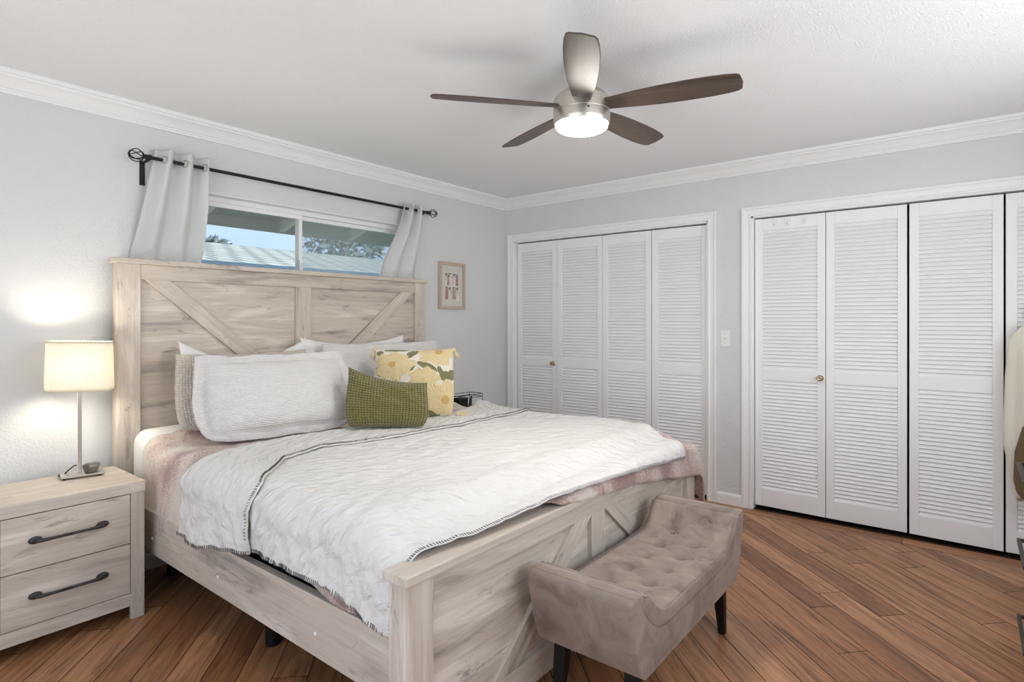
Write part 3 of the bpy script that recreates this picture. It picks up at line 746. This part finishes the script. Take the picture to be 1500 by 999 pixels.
def pillow(w, h, T, base, ax, lean, flange=0., pinch=.05, nu=60, nv=44, wr=.006, seed=0, sag=.0, paint=None, relief=None, slump=0., roll=0., taper=0.):
    ax = Vector(ax).normalized(); nrm0 = Vector((ax.y, -ax.x, 0)).normalized()      # horizontal normal
    if nrm0.dot(CAM-Vector(base)) < 0: nrm0 = -nrm0
    le = math.radians(lean); up = (Vector((0, 0, 1))*math.cos(le) - nrm0*math.sin(le)).normalized(); nr = (nrm0*math.cos(le)+Vector((0, 0, 1))*math.sin(le)).normalized()
    fu, fv = 1-flange/(w/2), 1-flange/(h/2); bs_ = Vector(base)
    verts, faces, uvs, mi = [], [], [], []
    for side in (1, -1):
        k0 = len(verts)
        for j in range(nv):
            for i in range(nu):
                # denser sampling near the rim
                u = math.sin((i/(nu-1)*2-1)*PI/2*.999)*.35+(i/(nu-1)*2-1)*.65; v = math.sin((j/(nv-1)*2-1)*PI/2*.999)*.35+(j/(nv-1)*2-1)*.65
                ub, vb = min(1, abs(u)/fu), min(1, abs(v)/fv)
                d = T*(max(0, 1-ub**2.4)*max(0, 1-vb**2.4))**.48
                px = u*w/2*(1-pinch*(1-v*v)); pz = v*h/2*(1-pinch*1.0*(1-u*u))
                wn = wr*(nz(u*3+seed, v*3, seed*1.7)+.5*nz(u*8+seed, v*8, seed))*(1 if d > .004 else 1.9)
                dd = side*(d+.003)+wn
                if relief and side == 1: dd += relief((u+1)/2, (v+1)/2)
                zz = (pz + h/2 - sag*(1-u*u)*(v+1)/2)*(1-taper*(u+1)/2)
                if slump:           # soft rounded lower corners, belly pushed outwards low down
                    px += slump*.8*u*math.sin(PI*(v+1)/2)*(1-.35*v) - slump*.6*u*max(0, -v)**3
                    zz += slump*.55*max(0, -v)**4*u**4
                    dd += side*slump*.5*max(0, -v)*(1-u*u)*(1-v**6)
                if roll: px, zz = px*math.cos(roll)-zz*math.sin(roll)*.0 + zz*roll*0, zz - px*math.sin(roll)*(v+1)/2
                verts.append(tuple(bs_+ax*px+up*zz+nr*dd)); uvs.append(((u+1)/2*w, (v+1)/2*h))
        for j in range(nv-1):
            for i in range(nu-1):
                a = k0+j*nu+i; q = (a, a+1, a+nu+1, a+nu); faces.append(q if side == 1 else q[::-1])
                if paint: mi.append(paint((i+.5)/(nu-1), (j+.5)/(nv-1)) if side == 1 else 0)
    n1 = nu*nv
    rim = [i for i in range(nu)] + [j*nu+nu-1 for j in range(1, nv)] + [(nv-1)*nu+i for i in range(nu-2, -1, -1)] + [j*nu for j in range(nv-2, 0, -1)]
    for a, b in zip(rim, rim[1:]+rim[:1]):
        faces.append((b, a, a+n1, b+n1))
        if paint: mi.append(0)
    return (verts, faces, uvs, mi)
G = 'bed pillows against the headboard'
def put(geo, name, label, m, cat='pillow', group=G): return tag(obj(name, geo, m, smooth=True), label, cat, group)
put(pillow(.74, .43, .055, (-2.565, -.225, .784), (1, .02, 0), 5, .0, .05, seed=1, wr=.012, sag=.11, slump=.03), 'pillow', 'plain white pillow with a raised corner, leaning on the headboard behind the waffle pillow', M_SHEET)
put(pillow(.82, .43, .055, (-1.830, -.225, .784), (1, -.02, 0), 5, .0, .05, seed=4, wr=.012, sag=.04, slump=.03), 'pillow', 'plain white pillow leaning on the right half of the headboard', M_SHEET)
put(pillow(.72, .41, .058, (-2.640, -.378, .745), (1, -.03, 0), 9, .0, .08, seed=2, wr=.010, slump=.05), 'pillow', 'beige waffle knit pillow peeking out left of the white ribbed sham', M_WAFFLE)
put(pillow(.94, .45, .085, (-1.690, -.430, .738), (1, -.03, 0), 15, .035, .05, seed=5, wr=.010, slump=.03), 'pillow', 'white ribbed sham on the right, mostly behind the floral cushion', M_RIB)
put(pillow(.77, .465, .095, (-2.600, -.648, .713), (1, -.17, 0), 22, .045, .045, seed=3, wr=.011, nu=90, nv=64, slump=.06), 'pillow', 'large white ribbed sham with flanged edge standing front left', M_RIB)

# floral cushion: tufted flowers and leaves on the front face
FL = [(.27, .71, .29, .25, .042), (.78, .92, .29, .28, .052), (.87, .26, .33, .30, .060), (.62, .53, .20, .17, 0), (.12, .20, .28, .24, .04), (.47, .22, .24, .22, .04)]
LV = [(.09, .90, .06, .045, .2), (.09, .62, .035, .075, .6), (.30, .965, .15, .03, .05), (.47, .88, .045, .08, -.5), (.50, .90, .07, .04, .9), (.47, .69, .05, .085, -.35), (.65, .68, .13, .045, -.55), (.86, .56, .075, .06, .3), (.96, .58, .06, .07, -.6), (.80, .62, .03, .07, .4), (.70, .10, .05, .11, .15), (.76, .03, .06, .05, .4), (.95, .02, .04, .03, 0), (.28, .05, .06, .08, .3), (.33, .42, .07, .05, -.4)]
def flower_at(u, v):
    for cx, cy, rx, ry, rc in FL:
        dx, dy = (u-cx)/rx, (v-cy)/ry; r = math.hypot(dx, dy); a = math.atan2(dy, dx)
        if rc and math.hypot(u-cx, v-cy) < rc: return 3, .004
        if r < .80+.14*math.cos(a*9+cx*20)*.5 + .06*math.cos(a*5): return (1 if math.sin(a*36+3*math.sin(r*9)) > -.1 else 2), .003
    for cx, cy, rx, ry, an in LV:
        c, s = math.cos(an), math.sin(an); x, y = u-cx, v-cy; x, y = (x*c+y*s)/rx, (-x*s+y*c)/ry
        if x*x+y*y < 1: return 4, .003
    return 0, 0.
cax = (.692, -.722, 0)
fc = Vector((-1.885, -.822, .737))
fl = thing('cushion', 'cream square cushion with yellow tufted flowers, green leaves and tassels', 'cushion', tuple(fc), 'throw cushions in front of the shams')
obj('cushion_cover', pillow(.475, .425, .075, fc, cax, 17, 0, .05, nu=150, nv=136, seed=6, wr=.006, slump=.02, paint=lambda u, v: flower_at(u, v)[0], relief=lambda u, v: flower_at(u, v)[1]), [M_CREAM, M_YELLOW, M_YELLOW2, M_ORANGE, M_LEAF], fl, smooth=True)
def tassel(p, d, seed):
    rnd = random.Random(seed); p = Vector(p); d = Vector(d).normalized(); gs = [tube([p-d*.004, p+d*.006, p+d*.014, p+d*.02], [.006, .011, .011, .007], 10)]
    for k in range(26):
        a = rnd.random()*2*PI; q = Vector((math.cos(a), math.sin(a)*.6, math.sin(a)))*.016*rnd.random()**.5
        gs.append(tube([p+d*.014+q*.3, p+d*.035+q*.8, p+d*(.058+.01*rnd.random())+q*1.25], [.0022, .0028, .0016], 5))
    obj('tassel', join(*gs), M_YELLOW, fl, smooth=True)
_ax = Vector(cax).normalized(); _n = Vector((_ax.y, -_ax.x, 0)); _n = _n if _n.dot(CAM-fc) > 0 else -_n
_up = Vector((0, 0, 1))*math.cos(.297)-_n*math.sin(.297)
TL, TR, BR = fc-_ax*.238+_up*.425, fc+_ax*.238+_up*.425, fc+_ax*.243
tassel(TL+Vector((0, 0, .006)), (-.25, .1, -1), 1); tassel(TR+Vector((0, 0, -.002)), (.55, -.3, -1), 2); tassel(BR+Vector((.01, -.01, .022)), (.75, -.55, -.05), 3)
gc = Vector((-2.212, -.976, .737))
tag(obj('cushion', pillow(.425, .338, .075, gc, cax, 14, 0, .075, nu=100, nv=80, seed=8, wr=.009, sag=.02, slump=.03, taper=.27), M_GREEN, smooth=True), 'small olive green waffle cushion in front of the floral cushion', 'cushion', 'throw cushions in front of the shams')

# ------------------------------------------------------------------ nightstands
NX0, NX1, NY0, NY1, NZ = -3.757, -3.210, -.523, -.125, .605
ns = thing('nightstand', 'whitewashed two drawer nightstand with the lamp, left of the bed', 'nightstand', ((NX0+NX1)/2, (NY0+NY1)/2, 0), 'nightstands beside the bed')
obj('top', box(NX0-.003, NX1+.003, NY0-.004, NY1, .557, NZ), WX, ns, bevel=.002)
obj('carcass', join(box(NX0, NX0+.018, NY0+.02, NY1, .0, .557), box(NX1-.018, NX1, NY0+.02, NY1, .0, .557), box(NX0+.018, NX1-.018, NY1-.01, NY1, .06, .557), box(NX0+.018, NX1-.018, NY0+.03, NY1-.01, .06, .075)), WZ, ns, bevel=.001)
for x0 in (NX0, NX1-.053): obj('front_post', box(x0, x0+.053, NY0, NY0+.02, 0, .557), WZ, ns, bevel=.0015)
obj('apron', box(NX0+.053, NX1-.053, NY0+.002, NY0+.02, .060, .116), WX, ns, bevel=.001)
for z0, z1 in ((.119, .334), (.338, .553)):
    d = obj('drawer', box(NX0+.056, NX1-.056, NY0+.001, NY0+.02, z0, z1), WX, ns, bevel=.0015)
    cx, cz, yh = (NX0+NX1)/2, (z0+z1)/2+.005, NY0
    g = [tube([(cx+s*.108, yh, cz) , (cx+s*.108, yh-.012, cz), (cx+s*.104, yh-.022, cz), (cx+s*.09, yh-.027, cz), (cx+s*.06, yh-.028, cz), (cx, yh-.028, cz)], [.011, .0095, .0085, .0075, .006, .006], 12) for s in (-1, 1)]
    for s in (-1, 1):
        v, f = lathe((0, 0, 0), [(.017, 0), (.017, -.003), (.014, -.008), (.008, -.011)], 20, 'y')
        g.append(([(cx+s*.113+p[0]*1.35, yh+p[1], cz+p[2]*.85) for p in v], f))
    h_ = obj('handle', join(*g), M_PULL, d, smooth=True)
n2 = dup(ns, 2.707); n2['label'] = 'whitewashed nightstand on the far side of the bed by the wall corner'
ROOT[n2.name] = n2.location.copy()

# table lamp
lx, ly = -3.372, -.222
lamp = thing('table_lamp', 'lit table lamp with a woven cream shade on a slim nickel stem', 'lamp', (lx, ly, NZ))
def rotp(x, y, a, c): return (c[0]+x*math.cos(a)-y*math.sin(a), c[1]+x*math.sin(a)+y*math.cos(a))
def rbox(c, hx, hy, z0, z1, a):
    v = [(*rotp(x, y, a, c), z) for x in (-hx, hx) for y in (-hy, hy) for z in (z0, z1)]; return v, box(0, 1, 0, 1, 0, 1)[1]
ba = math.radians(-12)
bp = obj('base', rbox((lx+.010, ly), .079, .055, NZ+.008, NZ+.016, ba), M_NICKEL, lamp, bevel=.0015)
for sx in (-1, 1):
    for sy in (-1, 1): obj('base_foot', lathe((*rotp(sx*.065, sy*.042, ba, (lx+.010, ly)), NZ), [(.006, 0), (.006, .009)], 10), M_BLACK, bp)
obj('stem', rbox((lx, ly), .0085, .0085, NZ+.015, .995, ba), M_NICKEL, lamp, bevel=.002)
obj('lamp_socket', lathe((lx, ly, .99), [(.006, 0), (.018, .01), (.018, .05), (.006, .055)], 16), M_PLASTIC, lamp)
obj('lamp_cord', tube([(lx-.005, ly+.008, NZ+.05), (lx-.012, ly+.025, NZ+.048), (lx-.03, ly+.035, NZ+.03), (lx-.055, ly+.04, NZ+.006), (lx-.06, ly+.07, NZ+.004), (lx-.05, NY1-.002, NZ+.004)], .0028, 8), M_BLACK, lamp, smooth=True)
sa_ = math.radians(-26); tilt = .03
def shade_pt(s, t, off=0.):
    a = 2*PI*s; n = 4.2; c, q = math.cos(a), math.sin(a); k = (abs(c)**n+abs(q)**n)**(-1/n)
    sc = 1-.045*t; x, y = (.124*sc+off)*c*k, (.095*sc+off)*q*k
    X, Y = rotp(x, y, sa_, (lx+.004, ly)); return (X, Y, 1.002+.220*t - tilt*x)
per = .72
so = obj('lamp_shade', grid(97, 14, lambda s, t: shade_pt(s, t), lambda s, t: (s*per, t*.22)), M_SHADE, lamp, smooth=True)
solidify(so, .002, 0)
M_SEAMF = fabric('cream_shade_tape', (.62, .54, .38))
for t in (0, 1): obj('shade_trim', tube([shade_pt(k/72, t, .001) for k in range(72)], .0028, 6, closed=True), M_SEAMF, so, smooth=True)
obj('shade_seam', tube([shade_pt(.565, t/8, .0015) for t in range(9)], .0018, 6), M_SEAMF, so, smooth=True)
obj('shade_spider', join(*[tube([(lx, ly, 1.045), (*shade_pt(q, .93)[:2], 1.06), shade_pt(q, .98)], .0018, 6) for q in (.0, .5)]), M_NICKEL, lamp)
M_BULB = bpy.data.materials.new('lit_bulb'); M_BULB.use_nodes = True; B(M_BULB).inputs['Emission Color'].default_value = (*LAMP_C, 1); B(M_BULB).inputs['Emission Strength'].default_value = LAMP_W/(PI*4*PI*.027**2)
obj('light_bulb', lathe((lx, ly, 1.043), [(.012, 0), (.016, .015), (.026, .04), (.030, .075), (.028, .105), (.016, .122), (.001, .126)], 20), M_BULB, lamp, smooth=True)
def hexbox():
    c = (lx+.040, ly-.022); z = NZ+.016; v, f = [], []
    prof = [(.023, 0), (.026, .002), (.034, .024), (.036, .029), (.034, .036), (.022, .041), (.001, .042)]
    return lathe((c[0], c[1], z), prof, 6)
tag(obj('trinket_box', hexbox(), mat('smoked_bronze', (.16, .145, .12), .3, .5), bevel=.001), 'small dark faceted trinket box on the lamp base', 'trinket box')

# wire organizer on the far nightstand
wx0, wx1, wy0, wy1, wz0, wz1 = -1.00, -.735, -.36, -.22, NZ, .735
wb = thing('wire_basket', 'open black wire organizer on the far nightstand', 'basket', ((wx0+wx1)/2, (wy0+wy1)/2, wz0))
c4 = lambda z: [(wx0, wy0, z), (wx1, wy0, z), (wx1, wy1, z), (wx0, wy1, z)]
g = [tube(c4(z), .0026, 6, closed=True) for z in (wz0+.003, wz1-.022, wz1)] + [tube([(x, y, wz0), (x, y, wz1)], .0026, 6) for x in (wx0, wx1) for y in (wy0, wy1)]
obj('wire_frame', join(*g), M_BLACK, wb)
obj('wire_shelf', join(*[tube([(wx0+(wx1-wx0)*k/9, wy0, wz0+.003), (wx0+(wx1-wx0)*k/9, wy1, wz0+.003)], .0015, 5) for k in range(1, 9)]), M_BLACK, wb)
tag(obj('storage_box', box(-.965, -.868, -.33, -.26, NZ+.006, NZ+.108), M_BLACKW, bevel=.004), 'small black box standing in the wire organizer', 'box')
gl = [tube([(-.80, -.30, NZ+.105), (-.815, -.30, NZ+.055), (-.835, -.30, NZ+.006)], [.005, .009, .004], 8), tube([(-.79, -.29, NZ+.108), (-.79, -.29, NZ+.05), (-.792, -.29, NZ+.006)], [.008, .004, .006], 8)]
tag(obj('eyeglass_case', join(*gl), M_BLACK, smooth=True), 'slim black folded accessory inside the wire organizer, right of the black box', 'accessory')

# ------------------------------------------------------------------ picture frame
px0, px1, pz0, pz1, = -.878, -.572, 1.413, 1.803
pf = thing('picture_frame', 'pale oak frame with four small photos of people, on the wall beside the window', 'picture frame', ((px0+px1)/2, 0, pz0))
fw = .024
def fr_side(a, b, c, d): return ([(a[0], 0, a[1]), (b[0], 0, b[1]), (c[0], 0, c[1]), (d[0], 0, d[1]), (a[0], -.026, a[1]), (b[0], -.026, b[1]), (c[0], -.026, c[1]), (d[0], -.026, d[1])], [(3, 2, 1, 0), (4, 5, 6, 7), (0, 1, 5, 4), (1, 2, 6, 5), (2, 3, 7, 6), (3, 0, 4, 7)])
o4 = [(px0, pz0), (px1, pz0), (px1, pz1), (px0, pz1)]; i4 = [(px0+fw, pz0+fw), (px1-fw, pz0+fw), (px1-fw, pz1-fw), (px0+fw, pz1-fw)]
obj('frame_border', join(*[fr_side(o4[k], o4[(k+1) % 4], i4[(k+1) % 4], i4[k]) for k in range(4)]), M_FRAMEW, pf, bevel=.0015)
obj('mat_board', box(px0+fw-.002, px1-fw+.002, -.010, -.002, pz0+fw-.002, pz1-fw+.002), M_MATBOARD, pf)
PC = [mat('print_'+n, c, .5) for n, c in (('white', (.80, .78, .74)), ('pale', (.47, .43, .39)), ('hair', (.075, .05, .045)), ('skin', (.46, .27, .19)), ('rose', (.36, .17, .12)), ('ivory', (.72, .68, .64)), ('green', (.22, .23, .18)))]
qx0, qx1, qz0, qz1 = -.812, -.640, 1.487, 1.722
def photo_col(u, v):
    cu, cv = int(u*2), int(v*2); a, b = (u*2) % 1, (v*2) % 1
    if a < .06 or a > .94 or b < .05 or b > .95: return 0
    rnd = {(0, 1): (.22, .55, .80), (1, 1): (.34, .74), (0, 0): (.30, .70), (1, 0): (.24, .76)}[(cu, cv)]
    for k, c in enumerate(rnd):
        top = .90-.09*((k*7+cu*3+cv) % 3); w = .15 if len(rnd) == 3 else .21
        if math.hypot((a-c)/.10, (b-top)/.085) < 1: return 2 if b > top-.02 or a < c-.03 else 3
        if b < top-.06 and abs(a-c) < w*(.55+.5*(top-b)):
            dress = (4, 5, 3, 5, 4, 5)[(k+cu*2+cv) % 6]
            if b > top-.22 and abs(a-c) > w*.45: return 3
            return dress if b < top-.15 or abs(a-c) < .09 else 2
    return 1 if b > .25 else 6
nu_, nv_ = 60, 80
pv, pfc, _ = grid(nu_, nv_, lambda s, t: (qx0+(qx1-qx0)*s, -.0115, qz0+(qz1-qz0)*t))
obj('photo_print', (pv, [q for q in pfc], None, [photo_col((i+.5)/(nu_-1), (j+.5)/(nv_-1)) for j in range(nv_-1) for i in range(nu_-1)]), PC, pf)
obj('picture_glass', box(px0+fw, px1-fw, -.020, -.0185, pz0+fw, pz1-fw), M_PICGLASS, pf)

# light switch
sw = thing('light_switch', 'white wall light switch between the two closets', 'light switch', (0, -2.043, 1.13))
obj('switch_plate', box(-.006, 0, -2.079, -2.008, 1.13, 1.246), M_PLASTIC, sw, bevel=.003)
obj('toggle', prism([(-.004, 1.176), (-.012, 1.196), (-.016, 1.194), (-.006, 1.200), (-.004, 1.2)], lambda p, t: (p[0], t, p[1]), -2.048, -2.039), M_PLASTIC, sw)
[obj('switch_screw', lathe((-.006, -2.0435, z), [(.003, .001), (.003, -.001)], 10, 'x'), M_NICKEL, sw) for z in (1.158, 1.218)]
# clear adhesive hooks on the top rail of the first leaf of the right closet
for i, (y, w) in enumerate(((-2.367, 'left'), (-2.450, 'middle'), (-2.556, 'right'))):
    x = XD-.006*((c2[0]-y)/.445)
    h = thing('adhesive_hook', 'small clear adhesive hook on the right closet, %s one of the three' % w, 'hook', (x, y, 1.965), 'clear hooks at the top of the closet door')
    obj('hook_plate', box(x-.004, x, y-.016, y+.016, 1.965, 2.010), M_PLASTIC, h, bevel=.0018)
    obj('hook_prong', tube([(x-.003, y, 1.992), (x-.008, y, 1.984), (x-.010, y, 1.975), (x-.016, y, 1.972), (x-.019, y, 1.979)], .0028, 8), M_PLASTIC, h, smooth=True)

# ------------------------------------------------------------------ ceiling fan
fx, fy, fz = -2.05, -2.091, 2.23
fan = thing('ceiling_fan', 'five blade ceiling fan with nickel housing, dark wood blades and lit lens', 'ceiling fan', (fx, fy, H))
obj('canopy', lathe((fx, fy, 0), [(.068, 2.4395), (.068, 2.425), (.060, 2.40), (.050, 2.375), (.046, 2.345), (.048, 2.335)], 40), M_NICKEL, fan, smooth=True)
obj('motor_housing', lathe((fx, fy, 0), [(.046, 2.338), (.060, 2.330), (.085, 2.316), (.108, 2.298), (.117, 2.286), (.1175, 2.284), (.115, 2.2825), (.1225, 2.281), (.1235, 2.270), (.1235, 2.226), (.1215, 2.2245)], 56), M_NICKEL, fan, autosmooth=35)
lk = obj('light_kit', lathe((fx, fy, 0), [(.1215, 2.2245), (.1235, 2.222), (.1235, 2.190), (.121, 2.176), (.118, 2.172), (.114, 2.172), (.114, 2.18)], 56), M_NICKEL, fan, autosmooth=35)
obj('lens', lathe((fx, fy, 0), [(.1139, 2.178), (.1139, 2.170), (.112, 2.163), (.104, 2.154), (.085, 2.146), (.055, 2.141), (.02, 2.139), (.001, 2.139)], 48), M_LENS, lk, smooth=True)
obj('pull_port', rbox((fx-.0875, fy-.0872), .004, .002, 2.207, 2.213, -PI/4), M_BLACK, lk)
BO = [(.105, .040), (.16, .046), (.24, .056), (.34, .064), (.44, .068), (.53, .067), (.60, .062), (.637, .055), (.652, .044)]
for k in range(5):
    a = math.radians(-4.5+72*k); R = Matrix.Rotation(a, 3, 'Z') @ Matrix.Rotation(math.radians(-13.), 3, 'X')
    out = [(r, w) for r, w in BO] + [(.657, .0), (.648, -.045)] + [(r, -w) for r, w in reversed(BO[:-1])]
    pts = []
    for z in (-.003, .003): pts += [Vector((r, w, z)) for r, w in out]
    n = len(out)
    f = [tuple(range(n-1, -1, -1)), tuple(range(n, 2*n))] + [(i, (i+1) % n, n+(i+1) % n, n+i) for i in range(n)]
    me = bpy.data.meshes.new('blade'); me.from_pydata([p for p in pts], [], f); me.materials.append(BLADE)
    b = bpy.data.objects.new('blade', me); COL.objects.link(b); b.parent = fan
    b.location = (0, 0, 2.250-H); b.rotation_euler = R.to_euler()
    bv = b.modifiers.new('bevel', 'BEVEL'); bv.width = .0025; bv.segments = 2; bv.limit_method = 'ANGLE'

# ------------------------------------------------------------------ tufted bench
bcx, by0, by1 = -2.185, -2.662, -2.285
bench = thing('tufted_bench', 'taupe velvet tufted bench with flared arms at the foot of the bed', 'bench', (bcx, (by0+by1)/2, 0))
prof = [(-.425, .238), (.425, .238), (.462, .262), (.492, .340), (.525, .480), (.523, .500), (.510, .512), (.480, .514), (.448, .508), (.432, .497), (.385, .438), (.330, .372), (-.330, .372), (-.385, .438), (-.432, .497), (-.448, .508), (-.480, .514), (-.510, .512), (-.523, .500), (-.525, .480), (-.492, .340), (-.462, .262)]
obj('bench_body', prism(prof, lambda p, t: (bcx+p[0], t, p[1]), by1, by0), M_VELVET, bench, bevel=.010, segs=3, autosmooth=50)
# arm cap piping
for s in (-1, 1):
    for x, zq in ((.508, .5115), (.450, .5075)): obj('arm_piping', tube([(bcx+s*x, by0+.006, zq), (bcx+s*x, by1-.006, zq)], .0026, 6), M_VELVET, bench, smooth=True)
# cushion: path along arm, seat, arm
PATH = [(-.449, .5125), (-.428, .500), (-.395, .462), (-.345, .415), (-.30, .397), (-.2, .394), (0, .393), (.2, .394), (.30, .397), (.345, .415), (.395, .462), (.428, .500), (.449, .5125)]
cum = [0.]
for a_, b_ in zip(PATH, PATH[1:]): cum.append(cum[-1]+math.hypot(b_[0]-a_[0], b_[1]-a_[1]))
def on_path(t):
    q = t*cum[-1]
    def at(q):
        q = min(max(q, 0), cum[-1]); return Vector((lerp_pts(list(zip(cum, [p[0] for p in PATH])), q), lerp_pts(list(zip(cum, [p[1] for p in PATH])), q)))
    p = sum((at(q+d) for d in (-.03, -.015, 0, .015, .03)), Vector((0, 0)))/5; g = at(q+.02)-at(q-.02); g.normalize(); return p, Vector((-g.y, g.x))
row1 = [-.42, -.28, -.14, 0, .14, .28, .42]; row2 = [-.35, -.21, -.07, .07, .21, .35]
BT = [(q, -2.415) for q in row2] + [(q, -2.535) for q in row1]
SG = [((q, -2.415), (r, -2.535)) for q in row2 for r in row1 if abs(q-r) < .08] + [((q, -2.415), (q, by1)) for q in row2] + [((q, -2.535), (q, by0)) for q in row1]
def dseg(p, a, b):
    ax, ay = a; dx, dy = b[0]-ax, b[1]-ay; t = min(1, max(0, ((p[0]-ax)*dx+(p[1]-ay)*dy)/(dx*dx+dy*dy))); return math.hypot(p[0]-ax-dx*t, p[1]-ay-dy*t)
def tuft(q, y):
    h = .0
    for b in BT: h -= .020*math.exp(-(math.hypot(q-b[0], y-b[1])/.020)**2)+.010*math.exp(-(math.hypot(q-b[0], y-b[1])/.05)**2)
    d = min(dseg((q, y), *s) for s in SG); h -= .0055*math.exp(-(d/.007)**2)*(1 if by0+.07 < y < by1-.05 else .35)
    return h
def seat_fn(s, t):
    p, n = on_path(s); q = (s-.5)*cum[-1]
    yy = by0+.001 if t < .001 else by0+(by1-by0)*max(0, (t-.12)/.76) if t <= .88 else by1
    if t < .12:                                 # front face rolls down
        th = (1-t/.12); off = -.055*sstep(0, 1, th); yv = by0-.006*math.sin(PI*min(1, th*1.2)); h = 0
    elif t > .88: th = (t-.88)/.12; off = -.055*th; yv = by1; h = 0
    else:
        e = min(yy-by0, by1-yy); yv = yy; off = -.014*max(0, 1-e/.03)**2; h = tuft(q, yy)
    k = 1-.5*sstep(.90, 1, abs(2*s-1))
    d = (off*k+h*(.3+.7*k)+.004+.006*(1-sstep(.9, 1, abs(2*s-1))))*1.
    ed = sstep(0, .022, min(s, 1-s)); d = d*ed - .009*(1-ed)
    return (bcx+p.x+n.x*d, yv, p.y+n.y*d)
obj('seat_cushion', grid(150, 90, seat_fn), M_VELVET, bench, smooth=True)
for q, y in BT:
    p, n = on_path(q/cum[-1]+.5); c = Vector((bcx+p.x, y, p.y)) + Vector((n.x, 0, n.y))*(-.018)
    v, f = lathe((0, 0, 0), [(.0095, 0), (.009, .003), (.005, .005), (.001, .0055)], 12); R = Vector((n.x, 0, n.y)).to_track_quat('Z', 'Y').to_matrix()
    obj('button', ([tuple(c+R @ Vector(k)) for k in v], f), M_VELVET, bench, smooth=True)
for sx in (-1, 1):
    for y, dy in ((by0+.06, .0), (by1-.055, -.0)):
        xt, xb = bcx+sx*.385, bcx+sx*.43
        v = [(xb+a*.014, y+b*.014, 0) for a, b in ((-1, -1), (1, -1), (1, 1), (-1, 1))] + [(xt+a*.024, y+b*.024, .245) for a, b in ((-1, -1), (1, -1), (1, 1), (-1, 1))]
        obj('leg', (v, [(3, 2, 1, 0), (4, 5, 6, 7)]+[(i, (i+1) % 4, 4+(i+1) % 4, 4+i) for i in range(4)]), M_BLACKW, bench, bevel=.003)

# ------------------------------------------------------------------ right edge: hanging jacket and cream chest
M_FLEECE = fabric('cream_fleece', (.72, .68, .58), weave=170, dist=.003, sheen=.4)
M_LINING = fabric('olive_brown_lining', (.15, .105, .055), weave=300, dist=.002)
hk = thing('door_hook', 'grey metal hook on the rightmost closet leaf', 'hook', (XD-.005, -3.69, 1.33))
obj('hook_plate', box(XD-.012, XD-.006, -3.725, -3.655, 1.32, 1.40), M_PLASTIC, hk, bevel=.002)
obj('hook_prong', tube([(XD-.01, -3.69, 1.385), (XD-.04, -3.69, 1.39), (XD-.065, -3.69, 1.375), (XD-.07, -3.69, 1.345)], [.016, .018, .015, .012], 12), mat('grey_metal', (.30, .31, .32), .4, .6), hk, smooth=True)
jk = thing('jacket', 'cream fleece jacket with olive brown lining hanging at the right edge', 'jacket', (-.06, -3.70, .34), None)
def jac(s, t):
    yl = lerp_pts([(0, -3.672), (.03, -3.640), (.07, -3.610), (.12, -3.592), (.30, -3.580), (.62, -3.572), (.70, -3.574), (.80, -3.590), (.90, -3.600), (1, -3.625)], t)
    yc = -3.700; hw = yl-yc; a = 2*PI*s; dp = (.012+.038*sstep(0, .18, t))*(1+.25*math.sin(a*5+1)*sstep(.05, .3, t))
    return (-.066-dp*math.sin(a), yc+hw*math.cos(a)+.004*math.sin(a*7), 1.305-.955*t+.012*math.sin(a*3)*sstep(.8, 1, t))
jo = obj('jacket_body', grid(80, 60, jac), M_FLEECE, jk, smooth=True); solidify(jo, .012, 0)
def lin(s, t):
    yl = lerp_pts([(0, -3.665), (.25, -3.640), (.5, -3.612), (.8, -3.606), (.93, -3.618), (1, -3.64)], t)
    y = yl+(-3.80-yl)*s; z = .86-.49*t
    return (-.118-.008*math.sin(s*9)-.016*math.sin(PI*s), y, z)
lo_ = obj('jacket_lining', grid(30, 40, lin), M_LINING, jk, smooth=True); solidify(lo_, .008, 0)
M_CHEST = noise_bumped('cream_paint', (.62, .57, .48), .45, 40, .0004)
kx0, kx1, ky0, ky1, kz = -2.15, -1.205, -4.20, -3.592, .93
ch = thing('chest_of_drawers', 'cream chest of drawers with black bar pulls at the right edge', 'chest of drawers', ((kx0+kx1)/2, (ky0+ky1)/2, 0))
obj('carcass', join(box(kx0, kx1, ky0, ky1-.02, .05, kz-.025), box(kx0+.03, kx1-.03, ky0, ky1-.05, 0, .05)), M_CHEST, ch, bevel=.002)
obj('top', box(kx0-.004, kx1+.004, ky0, ky1, kz-.025, kz), M_CHEST, ch, bevel=.003)
for i, zc in enumerate((.205, .475, .745)):
    d = obj('drawer', box(kx0+.006, kx1-.006, ky1-.02, ky1-.001, zc-.125, zc+.135), M_CHEST, ch, bevel=.002)
    zh = zc+.065
    obj('handle', join(box(-1.80, -1.49, ky1+.028, ky1+.040, zh-.006, zh+.006), box(-1.502, -1.49, ky1-.002, ky1+.034, zh-.006, zh+.006), box(-1.80, -1.788, ky1-.002, ky1+.034, zh-.006, zh+.006)), M_PULL, d, bevel=.002)
